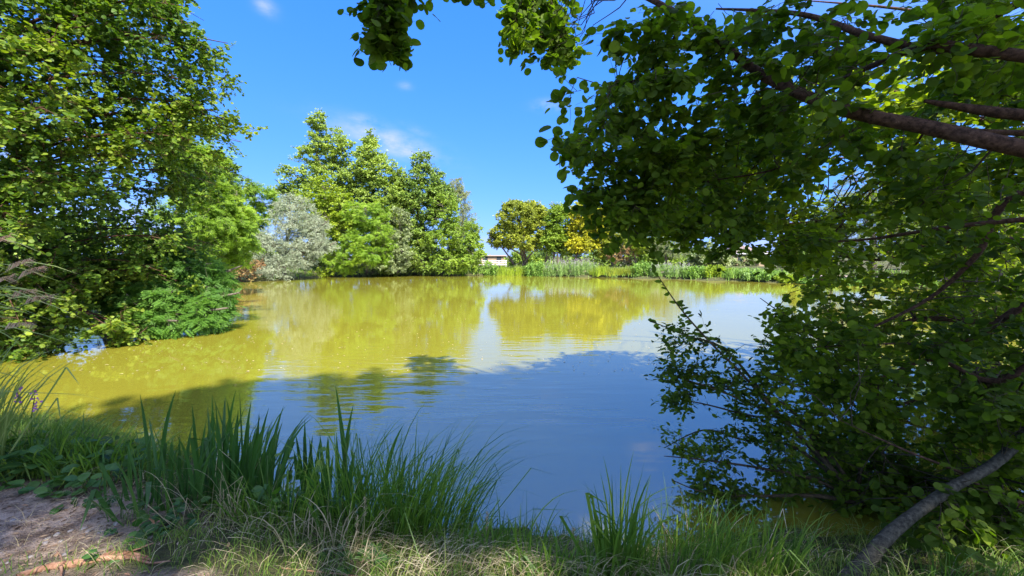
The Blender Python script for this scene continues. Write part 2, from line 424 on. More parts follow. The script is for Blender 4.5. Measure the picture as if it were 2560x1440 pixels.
def tree(name, label, base, blobs, mat, n_cl, cr, n_tw, n_lf, size, tm, r=.18, group=None, cat='tree', bark='bark_grey', shell=2.5, top=None, flat=.5, droop=.15, tilt=.6, branch_r=.02, twig_r=.008, extra=None, ntw_wood=True, trunks=None, flecks=False, maxb=160, leafdown=.15, up=(.25, -.55, .75)):
    base = np.array(base, float)
    t = thing(name, label, cat, base, group)
    trunk, limbs = skeleton(base, blobs, r, top)
    mb = MB(); tube(mb, trunk, [r * 1.25, r, r * .8, r * .55, r * .2], 8, .08)
    if trunks:
        for b2 in trunks:
            c = blobs[rng.integers(len(blobs))][:3]
            tube(mb, smooth_path([b2, (np.array(b2) * .6 + np.array(c) * .4) + rng.normal(size=3) * .2, c], 5), [r * .8, r * .55, r * .2], 7, .08)
    mb.build('trunk', M[bark], t)
    wood = MB()
    S = [trunk[int(len(trunk) * .25):]]
    for pts, f in limbs:
        rr = r * (1 - f) * .55 + .02
        tube(wood, pts, [rr, rr * .7, rr * .3], 6, .06); S.append(pts)
    S = np.concatenate(S)
    leaf = MB()
    C = blob_clusters(blobs, n_cl, shell)
    if extra is not None: C = np.concatenate([C, extra])
    C[:, 2] = np.maximum(C[:, 2], .25)
    foliage(wood, leaf, S, .05, C, cr * rng.uniform(.6, 1.3, len(C)), n_tw, n_lf, size, tm, flat, droop, tilt, branch_r=branch_r, twig_r=twig_r, maxb=maxb, leafdown=leafdown, up=up, flecks=flecks)
    wood.build('limbs', M[bark], t)
    leaf.build('crown', M[mat], t)
    return t

# ------------------------------------------------------------------ terrain and pond
SHORE = np.array([(-10.6, 7.2), (-9.2, 6.1), (-7.6, 5.3), (-6, 4.85), (-4.6, 4.55), (-3.4, 4.05), (-2.3, 3.45), (-1.2, 2.95), (0, 2.72), (1.2, 2.62), (2.5, 2.8), (4, 3.0), (6, 2.9), (10, 2.8), (18, 2.9), (26, 4.5),
                  (32, 10), (33, 17), (29.5, 23), (26, 30), (23.4, 32.7), (21, 35.3), (16.4, 39), (9.7, 44), (3, 48.5), (-2, 51), (-4.2, 52), (-9, 52), (-14, 50.5), (-19, 48), (-22, 45.5), (-21.5, 41), (-21.5, 38.5), (-23.7, 36), (-24.8, 33), (-24, 28), (-19.5, 20.5),
                  (-15, 14.5), (-12.4, 11), (-11.2, 9)])
def shore_dist(x, y):
    """signed distance to the pond edge: negative on water"""
    p = np.stack([x, y], -1); best = np.full(x.shape, 1e9); inside = np.zeros(x.shape, bool)
    n = len(SHORE)
    for i in range(n):
        a = SHORE[i]; b = SHORE[(i + 1) % n]; ab = b - a
        t = np.clip(((p - a) @ ab) / (ab @ ab), 0, 1)
        best = np.minimum(best, np.hypot(*(np.moveaxis(p - a - t[..., None] * ab, -1, 0))))
        c = (a[1] > y) != (b[1] > y)
        xi = (b[0] - a[0]) * (y - a[1]) / (b[1] - a[1] + 1e-12) + a[0]
        inside ^= c & (x < xi)
    return np.where(inside, -best, best)
def lump(x, y, s=1.0):
    return (np.sin(x * 2.3 * s + 1.3 * np.sin(y * 1.7 * s)) * np.cos(y * 2.9 * s + .7 * np.sin(x * 3.1 * s)))
def ground_z(x, y):
    x = np.asarray(x, float); y = np.asarray(y, float)
    d = shore_dist(x, y)
    d2 = d + .12 * lump(x, y, 1.6) * np.exp(-np.hypot(x, y) / 12)
    bank = np.clip(d2 / .8, 0, 1); bank = bank * bank * (3 - 2 * bank)
    far = np.clip((d - 2) / 10, 0, 1)
    near_h = .25 + .17 * np.clip((d - .5) / 3, 0, 1)
    z = np.where(d2 > 0, bank * near_h + far * .35 * (y > 20), -np.minimum(-d2 * .6, 1.2) - .02)
    z = z + np.where(d2 > 0, .025 * lump(x, y, 1) + .012 * lump(x + 3, y, 4.1), 0) * np.exp(-np.hypot(x, y) / 25)
    return z
def axis_samples(lo, hi, fine_lo, fine_hi, fine, growth=1.16):
    v = list(np.arange(fine_lo, fine_hi + 1e-6, fine)); s = fine
    while v[-1] < hi: s = min(s * growth, max(1.0, abs(v[-1]) * .1)); v.append(v[-1] + s)
    s = fine
    while v[0] > lo: s = min(s * growth, max(1.0, abs(v[0]) * .1)); v.insert(0, v[0] - s)
    return np.array(v)
gx = axis_samples(-1500, 1500, -8, 7, .09); gy = axis_samples(-300, 2200, .8, 7.5, .09)
X, Y = np.meshgrid(gx, gy)
Z = ground_z(X, Y)
Z = Z + np.where(Y > 120, np.clip((Y - 120) / 500, 0, 1) * 6, 0)
nx_, ny_ = len(gx), len(gy)
mb = MB(); ii = (np.arange(ny_ - 1)[:, None] * nx_ + np.arange(nx_ - 1)[None]).ravel()
mb.grid(np.stack([ii, ii + 1, ii + nx_ + 1, ii + nx_], -1), np.stack([X, Y, Z], -1), True)

gm, n, l, b, out = new_mat('ground_soil')
t = n.new('ShaderNodeTexCoord')
n1 = n.new('ShaderNodeTexNoise'); n1.inputs['Scale'].default_value = 7; n1.inputs['Detail'].default_value = 10; n1.inputs['Roughness'].default_value = .7
n2 = n.new('ShaderNodeTexNoise'); n2.inputs['Scale'].default_value = 90; n2.inputs['Detail'].default_value = 8
l.new(t.outputs['Object'], n1.inputs['Vector']); l.new(t.outputs['Object'], n2.inputs['Vector'])
at = n.new('ShaderNodeAttribute'); at.attribute_name = 'dirt'
rg = n.new('ShaderNodeValToRGB'); rg.color_ramp.elements[0].position = .35; rg.color_ramp.elements[1].position = .7
rg.color_ramp.elements[0].color = (.045, .055, .02, 1); rg.color_ramp.elements[1].color = (.13, .12, .055, 1)
rd = n.new('ShaderNodeValToRGB'); rd.color_ramp.elements[0].position = .40; rd.color_ramp.elements[1].position = .60
rd.color_ramp.elements[0].color = (.15, .105, .075, 1); rd.color_ramp.elements[1].color = (.50, .37, .27, 1)
l.new(n1.outputs['Fac'], rg.inputs[0]); l.new(n1.outputs['Fac'], rd.inputs[0])
mg = n.new('ShaderNodeMixRGB'); l.new(at.outputs['Fac'], mg.inputs[0]); l.new(rg.outputs[0], mg.inputs[1]); l.new(rd.outputs[0], mg.inputs[2])
l.new(mg.outputs[0], b.inputs['Base Color']); b.inputs['Roughness'].default_value = .95; b.inputs['Specular IOR Level'].default_value = .15
bp = n.new('ShaderNodeBump'); bp.inputs['Strength'].default_value = 1.0; bp.inputs['Distance'].default_value = .03
ad = n.new('ShaderNodeMath'); ad.operation = 'MULTIPLY_ADD'; l.new(n1.outputs['Fac'], ad.inputs[0]); ad.inputs[1].default_value = 1.2; l.new(n2.outputs['Fac'], ad.inputs[2])
l.new(ad.outputs[0], bp.inputs['Height']); l.new(bp.outputs[0], b.inputs['Normal'])
ground = mb.build('ground', gm); ground['kind'] = 'structure'
def dirt_mask(x, y):
    # trodden patch at the left foot of the picture
    e = ((x + 3.6) / 1.35) ** 2 + ((y - 2.35) / .5) ** 2
    e2 = ((x + 2.0) / .75) ** 2 + ((y - 1.88) / .13) ** 2
    m = np.clip(1.6 - e + .25 * lump(x, y, 3), 0, 1)
    m2 = np.clip(1.3 - e2 + .35 * lump(x, y, 4), 0, 1)
    return np.clip(np.maximum(m, m2), 0, 1)
da = ground.data.attributes.new('dirt', 'FLOAT', 'POINT')
da.data.foreach_set('value', dirt_mask(X, Y).ravel())

# water
wm, n, l, b, out = new_mat('pond_water')
t = n.new('ShaderNodeTexCoord')
mp_ = n.new('ShaderNodeMapping'); mp_.inputs['Rotation'].default_value = (0, 0, R(-24)); mp_.inputs['Scale'].default_value = (1.0, 4.5, 1)
l.new(t.outputs['Object'], mp_.inputs[0])
wv = n.new('ShaderNodeTexNoise'); wv.inputs['Scale'].default_value = 1.0; wv.inputs['Detail'].default_value = 3; wv.inputs['Roughness'].default_value = .45
l.new(mp_.outputs[0], wv.inputs['Vector'])
fw = n.new('ShaderNodeTexNoise'); fw.inputs['Scale'].default_value = 7; fw.inputs['Detail'].default_value = 3; l.new(t.outputs['Object'], fw.inputs['Vector'])
zone = n.new('ShaderNodeTexNoise'); zone.inputs['Scale'].default_value = .16; zone.inputs['Detail'].default_value = 1; l.new(t.outputs['Object'], zone.inputs['Vector'])
zr = n.new('ShaderNodeMapRange'); zr.inputs[1].default_value = .4; zr.inputs[2].default_value = .62; zr.inputs[3].default_value = .25; zr.inputs[4].default_value = 1.0
l.new(zone.outputs['Fac'], zr.inputs[0])
zr.inputs[3].default_value = .06; zr.inputs[4].default_value = .34
gd = n.new('ShaderNodeVectorMath'); gd.operation = 'DISTANCE'; l.new(t.outputs['Object'], gd.inputs[0]); gd.inputs[1].default_value = (-1.3, 6.3, 0)   # a gust ruffles this patch
gr = n.new('ShaderNodeMapRange'); gr.interpolation_type = 'SMOOTHSTEP'; gr.inputs[1].default_value = .8; gr.inputs[2].default_value = 4.2; gr.inputs[3].default_value = .75; gr.inputs[4].default_value = 0
l.new(gd.outputs['Value'], gr.inputs[0])
ga = n.new('ShaderNodeMath'); ga.operation = 'ADD'; l.new(gr.outputs[0], ga.inputs[0]); l.new(zr.outputs[0], ga.inputs[1])
m1 = n.new('ShaderNodeMath'); m1.operation = 'MULTIPLY'; l.new(wv.outputs['Fac'], m1.inputs[0]); l.new(ga.outputs[0], m1.inputs[1])
m2 = n.new('ShaderNodeMath'); m2.operation = 'MULTIPLY_ADD'; l.new(fw.outputs['Fac'], m2.inputs[0]); m2.inputs[1].default_value = .03; l.new(m1.outputs[0], m2.inputs[2])
bp = n.new('ShaderNodeBump'); bp.inputs['Strength'].default_value = 1.0; bp.inputs['Distance'].default_value = .016
l.new(m2.outputs[0], bp.inputs['Height'])
cn = n.new('ShaderNodeTexNoise'); cn.inputs['Scale'].default_value = .35; cn.inputs['Detail'].default_value = 4; l.new(t.outputs['Object'], cn.inputs['Vector'])
cm = n.new('ShaderNodeMixRGB'); l.new(cn.outputs['Fac'], cm.inputs[0]); cm.inputs[1].default_value = (.195, .178, .018, 1); cm.inputs[2].default_value = (.235, .215, .024, 1)
df = n.new('ShaderNodeBsdfDiffuse'); l.new(cm.outputs[0], df.inputs['Color'])
gl = n.new('ShaderNodeBsdfGlossy'); gl.inputs['Roughness'].default_value = .03; gl.inputs['Color'].default_value = (1, 1, 1, 1); l.new(bp.outputs[0], gl.inputs['Normal'])
fr = n.new('ShaderNodeFresnel'); fr.inputs['IOR'].default_value = 3.0; l.new(bp.outputs[0], fr.inputs['Normal'])
mxs = n.new('ShaderNodeMixShader'); l.new(fr.outputs[0], mxs.inputs[0]); l.new(df.outputs[0], mxs.inputs[1]); l.new(gl.outputs[0], mxs.inputs[2]); l.new(mxs.outputs[0], out.inputs['Surface'])
n.remove(b)
mb = MB(); mb.add([(-28, 1.5, 0), (36, 1.5, 0), (36, 55, 0), (-28, 55, 0)], [(0, 1, 2, 3)])
water = mb.build('pond_water', wm); water['kind'] = 'structure'

# far footpath along the bank
pm = plain_mat('path_sand', (.55, .40, .31), .9, .25, 2)
path = smooth_path([(-2, 56.5), (4, 54), (11, 49.5), (18, 44.5), (24, 39), (29, 33), (33, 26), (37, 17), (37, 8), (32, 0), (20, -3.5)], 8)
tg = nrm(np.gradient(path, axis=0)); sd = np.stack([-tg[:, 1], tg[:, 0]], -1)
cols_ = [path + sd * o_ for o_ in (-1.3, -.6, 0, .6, 1.3)]
PV = np.stack(cols_, 1); pz = ground_z(PV[..., 0], PV[..., 1]) + .03
pv = np.concatenate([PV, pz[..., None]], -1); k = PV.shape[1]
ii = (np.arange(len(path) - 1)[:, None] * k + np.arange(k - 1)[None]).ravel()
mb = MB(); mb.grid(np.stack([ii, ii + 1, ii + k + 1, ii + k], -1), pv, True)
mb.build('footpath', pm)['kind'] = 'structure'

def G(x, y, dz=-.05): return (x, y, float(ground_z(np.array([x]), np.array([y]))[0]) + dz)
def Gpx(px, d, dz=-.05):
    x = (px - 1280) / F * d; return G(x, d, dz)

# ------------------------------------------------------------------ trees over the far bank
FAR = 'trees behind the far bank'
# left shore
tree('locust_tree', 'pale feathery locust tree rising behind the big left alder', G(-19, 21.5), [pxblob(*q) for q in [(470, 400, 70, 60, 21), (520, 430, 60, 70, 21), (560, 520, 55, 80, 21), (500, 560, 90, 90, 20), (585, 600, 50, 70, 22), (600, 560, 30, 40, 23)]],
     'locust', 420, .5, 7, 10, .24, FROND_S, r=.14, flat=.45, droop=.25, tilt=.5)
tree('locust_tree', 'green feathery young locust leaning low over the water at left', G(-12.7, 11.8), [pxblob(*q) for q in [(470, 690, 75, 45, 11.5), (500, 775, 55, 38, 10.6), (400, 740, 80, 40, 10.5), (535, 690, 32, 40, 11.8), (370, 660, 60, 40, 11.5), (450, 640, 70, 30, 12), (525, 745, 38, 40, 11), (400, 800, 50, 25, 10), (300, 700, 90, 60, 11)]],
     'locust_dark', 330, .34, 7, 8, .21, FROND, r=.10, flat=.4, droop=.5, tilt=.5, top=P(420, 640, 12), branch_r=.012, twig_r=.004)
tree('locust_tree', 'arching feathery locust between the left alder and silver willow', Gpx(618, 41), [pxblob(*q) for q in [(640, 480, 45, 28, 41), (610, 540, 35, 45, 40), (660, 540, 30, 40, 42), (600, 620, 45, 50, 39), (650, 620, 40, 50, 41), (690, 500, 30, 30, 43)]],
     'locust', 170, .7, 6, 8, .36, FROND_S, r=.16, flat=.35, droop=.3)
tree('brush_shrub', 'brown twiggy shrub at the waterline left of the silver willow', Gpx(605, 35.5), [pxblob(*q) for q in [(600, 665, 35, 32, 35), (630, 670, 28, 28, 35.5), (575, 655, 30, 35, 35)]],
     'brownb', 70, .45, 6, 7, .16, DIAM, r=.05, cat='shrub', flat=.8, bark='bark')
tree('silver_willow', 'silver grey willow leaning over the pond in front of the green trees', Gpx(712, 41), [pxblob(*q) for q in [(740, 540, 60, 48, 40), (770, 580, 48, 45, 39.5), (715, 580, 50, 55, 39), (790, 615, 42, 26, 39), (690, 625, 50, 42, 38.5), (650, 665, 42, 34, 38), (745, 640, 50, 36, 39), (700, 670, 45, 28, 38), (725, 505, 32, 22, 40.5), (815, 615, 30, 18, 39), (800, 570, 30, 18, 39.3), (660, 600, 30, 25, 39), (625, 685, 26, 16, 37)]],
     'silver', 680, .55, 9, 10, .15, DIAMN, r=.18, flat=.8, droop=.1, tilt=.8, up=(.2, -.5, .6))
tree('alder_tree', 'tallest alder with an open top behind the silver willow', Gpx(815, 54), [pxblob(*q) for q in [(793, 302, 26, 22, 51), (825, 345, 46, 30, 51), (790, 385, 46, 30, 51), (855, 385, 36, 38, 51), (735, 435, 45, 26, 50), (712, 470, 28, 14, 50), (880, 440, 38, 34, 51), (815, 440, 45, 40, 51), (770, 500, 55, 50, 51), (860, 520, 50, 60, 52), (800, 600, 60, 70, 52)]],
     'alder_far', 620, .8, 8, 9, .24, DIAM, r=.24, group=FAR, flat=.35, droop=.02, shell=2, bark='bark_grey')
tree('alder_tree', 'pointed dark alder in the middle of the far left grove', Gpx(935, 53.5), [pxblob(*q) for q in [(927, 345, 20, 20, 50), (925, 385, 36, 28, 50), (945, 425, 52, 36, 50), (1000, 460, 34, 34, 51), (905, 470, 40, 40, 51), (960, 490, 60, 50, 50), (975, 560, 48, 60, 50), (990, 630, 42, 50, 50), (975, 660, 40, 30, 49.5)]],
     'alder_far', 640, .8, 8, 9, .24, DIAM, r=.2, group=FAR, flat=.4, droop=.02, top=P(925, 322, 50))
tree('ivy_clad_tree', 'dark ivy clad alder with a round head left of the birch', Gpx(1042, 53.5), [pxblob(*q) for q in [(1053, 402, 32, 24, 51), (1066, 440, 46, 30, 51), (1050, 485, 62, 36, 51), (1110, 500, 34, 40, 51.5), (1000, 500, 34, 40, 51), (1035, 530, 60, 45, 51), (1085, 500, 25, 40, 51), (1040, 600, 55, 60, 51), (1060, 650, 60, 35, 50)]],
     'ivy', 620, .8, 8, 9, .24, DIAM, r=.24, group=FAR, flat=.45, droop=.02)
tree('birch_tree', 'pale weeping birch behind the right end of the grove', Gpx(1158, 55), [pxblob(*q) for q in [(1140, 458, 20, 20, 53), (1153, 500, 28, 36, 53), (1165, 560, 30, 46, 53), (1150, 600, 35, 40, 53)]],
     'birch', 320, .55, 8, 9, .17, DIAMN, r=.12, group=FAR, flat=1.0, droop=.7, tilt=.8)
tree('maple_tree', 'yellow green maple directly behind the silver willow', Gpx(820, 50), [pxblob(*q) for q in [(810, 480, 50, 40, 47), (850, 520, 48, 50, 47), (775, 510, 45, 40, 47), (820, 560, 60, 45, 46.5), (870, 570, 35, 45, 46)]],
     'lime', 230, .6, 7, 9, .22, DIAM, r=.16, group=FAR, flat=.6)
tree('locust_tree', 'bright feathery locust in front of the pointed alder', Gpx(915, 49), [pxblob(*q) for q in [(915, 535, 60, 40, 46), (940, 590, 55, 40, 45.5), (890, 610, 45, 35, 45), (930, 640, 50, 26, 45), (870, 660, 35, 22, 45), (840, 640, 30, 30, 45.5)]],
     'locust', 230, .65, 6, 8, .36, FROND_S, r=.12, group=FAR, flat=.35, droop=.25)
tree('elm_tree', 'pale green leafy elm right of the bright feathery locust', Gpx(990, 50), [pxblob(*q) for q in [(1000, 560, 30, 50, 47), (985, 610, 38, 40, 46.5), (965, 655, 45, 25, 46.5), (1010, 640, 25, 40, 47)]],
     'greyg', 160, .5, 7, 9, .18, DIAM, r=.12, group=FAR, flat=.7)
tree('maple_tree', 'dense green maple below the birch at the grove end', Gpx(1130, 52), [pxblob(*q) for q in [(1110, 530, 38, 50, 49), (1150, 590, 50, 50, 49), (1100, 610, 50, 50, 49), (1175, 635, 38, 42, 48.5), (1130, 655, 60, 30, 48.5), (1185, 590, 22, 35, 49)]],
     'mid', 380, .55, 8, 9, .20, DIAM, r=.16, group=FAR, flat=.6)
tree('bush', 'low yellow green bush at the waterline under the maple', Gpx(830, 47.5), [pxblob(*q) for q in [(830, 678, 35, 14, 46), (800, 682, 25, 10, 45.8), (860, 680, 25, 12, 46)]],
     'lime', 50, .4, 6, 7, .16, DIAM, r=.04, cat='bush', flat=.8)
tree('bush', 'low pale bush dipping into the water below the elm', Gpx(940, 52), [pxblob(*q) for q in [(935, 680, 35, 12, 50), (965, 672, 30, 16, 50)]],
     'greyg', 50, .4, 6, 7, .16, DIAM, r=.04, cat='bush', flat=.8)
tree('bush', 'dark bush at the waterline under the ivy clad tree', Gpx(1050, 53), [pxblob(*q) for q in [(1035, 670, 40, 18, 51), (1080, 672, 35, 16, 51)]],
     'ivy', 70, .45, 6, 7, .18, DIAM, r=.04, cat='bush', flat=.8)
tree('bush', 'sprawling olive green bush at the right foot of the grove', Gpx(1190, 52), [pxblob(*q) for q in [(1160, 672, 40, 16, 51), (1200, 665, 32, 22, 51), (1225, 672, 22, 14, 51)]],
     'bank', 80, .45, 6, 7, .17, DIAM, r=.04, cat='bush', flat=.8)
tree('dark_thicket', 'dark thicket filling the shade behind the grove trunks', Gpx(900, 57), [pxblob(*q) for q in [(760, 640, 70, 45, 55), (860, 640, 70, 45, 56), (960, 645, 70, 45, 56), (1060, 645, 70, 45, 56), (1150, 640, 60, 50, 56), (900, 560, 150, 60, 57), (1060, 570, 100, 60, 57)]],
     'ivy', 420, .9, 7, 8, .28, DIAM, r=.1, cat='thicket', flat=.9)

# right of the grove: park trees
tree('dome_tree', 'broad olive domed tree alone right of the grove', Gpx(1318, 60), [pxblob(*q) for q in [(1300, 545, 58, 42, 58), (1275, 585, 50, 34, 58), (1340, 560, 42, 44, 58), (1330, 530, 36, 28, 58), (1240, 600, 22, 20, 58), (1355, 600, 32, 26, 58), (1310, 600, 50, 24, 57), (1290, 515, 32, 16, 58)]],
     'olive', 640, .6, 8, 9, .23, DIAM, r=.22, flat=.7, shell=3, trunks=[Gpx(1290, 60), Gpx(1300, 59), Gpx(1312, 60)], bark='bark_grey')
tree('ash_tree', 'green ash between the olive dome and the yellow tree', Gpx(1385, 59), [pxblob(*q) for q in [(1395, 560, 36, 38, 57), (1375, 600, 36, 30, 57), (1415, 605, 30, 34, 57), (1400, 530, 28, 20, 57)]],
     'mid', 360, .6, 7, 9, .23, DIAM, r=.15, flat=.6, trunks=[Gpx(1350, 59), Gpx(1365, 59)])
tree('locust_tree', 'thin airy locust rising behind the green ash', Gpx(1395, 66), [pxblob(*q) for q in [(1390, 520, 38, 14, 64), (1420, 530, 30, 16, 64), (1370, 540, 25, 18, 64)]],
     'greyg', 50, .6, 6, 8, .26, FROND_S, r=.12, flat=.4)
tree('yellow_tree', 'golden yellow tree beside the green ash across the pond', Gpx(1430, 57), [pxblob(*q) for q in [(1470, 540, 48, 40, 56), (1450, 575, 32, 34, 56), (1490, 575, 36, 34, 56), (1440, 610, 22, 20, 55), (1465, 610, 30, 18, 55)]],
     'yellow', 420, .6, 8, 9, .23, DIAM, r=.14, flat=.7)
tree('poplar_tree', 'olive green tree right of the golden yellow tree', Gpx(1530, 58), [pxblob(*q) for q in [(1525, 548, 34, 40, 57), (1550, 595, 42, 40, 57), (1505, 615, 34, 28, 56)]],
     'olive', 320, .6, 7, 9, .23, DIAM, r=.14, flat=.7)
tree('brush_shrub', 'brown rusty shrub under the green tree across the pond', Gpx(1575, 52), [pxblob(*q) for q in [(1570, 632, 35, 20, 51), (1540, 640, 22, 14, 51)]],
     'brownb', 50, .45, 6, 7, .18, DIAM, r=.05, cat='shrub', flat=.8)
tree('willow_tree', 'grey olive willow half hidden behind overhanging leaves', Gpx(1665, 52), [pxblob(*q) for q in [(1665, 590, 42, 32, 50), (1640, 620, 35, 25, 50), (1695, 620, 38, 24, 50)]],
     'greyg', 170, .5, 7, 9, .16, DIAMN, r=.14, flat=.9, droop=.4)
tree('apple_tree', 'yellow green small tree left of the grey olive willow', Gpx(1590, 52), [pxblob(*q) for q in [(1600, 610, 30, 26, 50), (1580, 590, 26, 20, 51)]],
     'lime', 90, .5, 7, 8, .18, DIAM, r=.1, flat=.8)
tree('conifer_shrub', 'yellow green conical shrub beside the sandy path', Gpx(1990, 38.5), [pxblob(*q) for q in [(1990, 665, 14, 18, 38), (1992, 640, 10, 16, 38), (1993, 620, 6, 10, 38)]],
     'lime', 60, .35, 6, 8, .12, DIAM, r=.05, cat='shrub', flat=.8)
tree('willow_tree', 'tall pale willow far right behind the overhanging branches', Gpx(2180, 42), [pxblob(*q) for q in [(2180, 460, 80, 60, 41), (2150, 530, 90, 60, 41), (2230, 530, 80, 60, 41), (2190, 600, 110, 50, 41), (2090, 620, 50, 50, 41)]],
     'greyg', 340, .8, 8, 9, .22, DIAMN, r=.3, flat=.9, droop=.4)
tree('maple_tree', 'bright green tree on the right shore behind the branches', G(33, 27.5), [(33, 28, 4, 5, 4.5, 3), (36, 27, 7, 5, 4.5, 3.2), (31, 29, 6.5, 3.5, 3.5, 2.5), (38, 24, 4.5, 4, 4, 3)],
     'lime', 330, .7, 8, 9, .24, DIAM, r=.25, flat=.6)
tree('maple_tree', 'round green tree at the far right edge of the water', G(36, 14), [(36, 14, 4, 4, 5, 3), (37, 18, 6, 5, 5, 3.2), (38, 13, 7.5, 4, 4, 2.6), (36, 9, 3.5, 3, 4, 2.5)],
     'mid', 330, .7, 8, 9, .24, DIAM, r=.25, flat=.6)
# a hedge line closing the horizon
for i, (px, d, hw, top, mt) in enumerate([(1700, 80, 60, 620, 'mid'), (1840, 78, 60, 628, 'greyg'), (2000, 60, 60, 600, 'ivy'), (1590, 70, 90, 590, 'ivy'), (1320, 80, 60, 618, 'mid'), (640, 62, 60, 590, 'mid'), (480, 55, 120, 560, 'mid'), (200, 40, 150, 520, 'mid'), (-60, 30, 160, 500, 'ivy'), (1440, 72, 110, 590, 'ivy'), (2340, 48, 120, 540, 'mid'), (2600, 40, 150, 520, 'ivy'), (1640, 62, 55, 585, 'mid'), (1770, 66, 50, 605, 'greyg')]):
    zt = P(px, top, d)[2]; c = P(px, 650, d); h = zt * .5
    tree('hedgerow_tree', ['distant green hedge tree between willow and house', 'distant grey hedge tree right of the house', 'dark hedge tree behind the conical shrub', 'dark hedge tree behind the apple tree', 'small dark hedge tree behind the olive dome', 'green hedge tree behind the arching locust', 'green hedge tree seen through the left locust', 'green hedge tree glimpsed behind the left alder', 'dark hedge tree at the left edge behind the alder', 'dark hedge tree behind the ash and yellow tree', 'green hedge tree behind the right shore trees', 'dark hedge tree at the far right edge', 'mid green hedge tree rising behind the apple tree and grey willow', 'grey green hedge tree just left of the house'][i],
         G(c[0], c[1]), [(c[0], c[1], h, hw / F * d, hw / F * d * .6, h * .95), (c[0] + hw / F * d * .5, c[1] + 1, h * .8, hw / F * d * .7, hw / F * d * .6, h * .8)], mt, 150, 1.1, 6, 8, .38, DIAM, r=.15, flat=.9, group='hedge trees along the horizon')

# ------------------------------------------------------------------ plants on the far bank
def blades(mb, base, tip, width, K=5, bend=0.15, kink=None, fold=.25, sidev=None):
    """many blades: base,tip (m,3); width (m,)"""
    m = len(base); t = np.linspace(0, 1, K + 1)
    Ln = np.linalg.norm(tip - base, axis=1)
    bend = np.broadcast_to(bend, (m,))
    pts = base[:, None] + (tip - base)[:, None] * t[None, :, None]
    hor = tip - base; hor[:, 2] = 0
    # blades start upright and lean over towards the tip
    s = (t - t * t)[None, :]
    pts[:, :, 2] += s * (np.linalg.norm(hor, axis=1) * 1.0 + bend * Ln)[:, None]
    pts[:, :, :2] -= (s * .7)[..., None] * hor[:, None, :2]
    if sidev is None:
        a = rng.uniform(0, math.pi, m); sidev = np.stack([np.cos(a), np.sin(a) * .6, np.zeros(m)], -1)
    wd = (np.minimum(1, 1.15 * (1 - t ** 3) + .0))[None] * (width / 2)[:, None]
    wd[:, -1] = width * .02
    Lf = pts - sidev[:, None] * wd[..., None]; Rt = pts + sidev[:, None] * wd[..., None]
    fr_ = np.stack([-sidev[:, 1], sidev[:, 0], np.zeros(m)], -1)
    Md = pts + fr_[:, None] * (wd * fold)[..., None]
    V = np.stack([Lf, Md, Rt], 2)  # m,K+1,3,3
    b_ = (np.arange(m) * (K + 1) * 3)[:, None, None]; i = (np.arange(K) * 3)[None, :, None]; j = np.arange(2)[None, None, :]
    q = np.stack([b_ + i + j, b_ + i + j + 1, b_ + i + 3 + j + 1, b_ + i + 3 + j], -1).reshape(-1, 4)
    mb.grid(q, V.reshape(-1, 3), False)

def bank_clump(px, top, hw, d, mt, label, flowers=False, blade=False):
    c = Gpx(px, d); t = thing('bank_plant' if not flowers else 'loosestrife_clump', label, 'plant', c, 'plants along the far bank')
    top_z = P(px, top, d)[2]; wx = hw / F * d; c = np.array(c)
    nst = int(55 * hw / 25)
    bx = c + np.stack([rng.uniform(-1, 1, nst) * wx, rng.uniform(-.8, .9, nst), np.zeros(nst)], -1)
    bx[:, 2] = ground_z(bx[:, 0], bx[:, 1])
    hh = (top_z - bx[:, 2]) * rng.uniform(.6, 1.05, nst) * (1 - .35 * ((bx[:, 0] - c[0]) / wx) ** 2)
    tp = bx + np.stack([rng.normal(0, .18, nst), rng.normal(-.1, .18, nst), hh], -1)
    wood = MB(); thin(wood, bx, tp, .012, .005, 0, 3, .02); wood.build('stems', M['reed'], t)
    leaf = MB()
    if blade:
        k = nst * 9; r_ = rng.integers(0, nst, k)
        b0 = bx[r_] + rng.normal(0, .12, (k, 3)) * [1, 1, 0]
        t0 = b0 + np.stack([rng.normal(0, .3, k), rng.normal(0, .25, k), hh[r_] * rng.uniform(.5, 1.05, k)], -1)
        blades(leaf, b0, t0, np.full(k, .045), 4)
    else:
        k = nst * 55; r_ = rng.integers(0, nst, k); tt = rng.uniform(.05, .95, k)
        pos = bx[r_] + (tp - bx)[r_] * tt[:, None] + rng.normal(0, .07, (k, 3))
        dd = nrm(rng.normal(size=(k, 3)) + np.array([0, -.2, .3])); nn_ = nrm(np.array([0, -.4, .8]) + rng.normal(size=(k, 3)) * .6)
        leaf.inst(DIAM if not flowers else DIAMN, frames(dd, nn_) * (.17 * rng.uniform(.6, 1.2, k))[:, None, None], pos)
    leaf.build('leaves', M[mt], t)
    if flowers:
        fl = MB(); sel = rng.random(nst) < .75; a = tp[sel]; kk = 14
        pos = np.repeat(a, kk, 0); pos[:, 2] += np.tile(np.linspace(-.35, .25, kk), len(a)); pos += rng.normal(0, .02, pos.shape)
        fl.inst(DIAM, frames(nrm(rng.normal(size=pos.shape)), nrm(rng.normal(size=pos.shape))) * .075, pos)
        fl.build('flower_spikes', M['lav'], t)
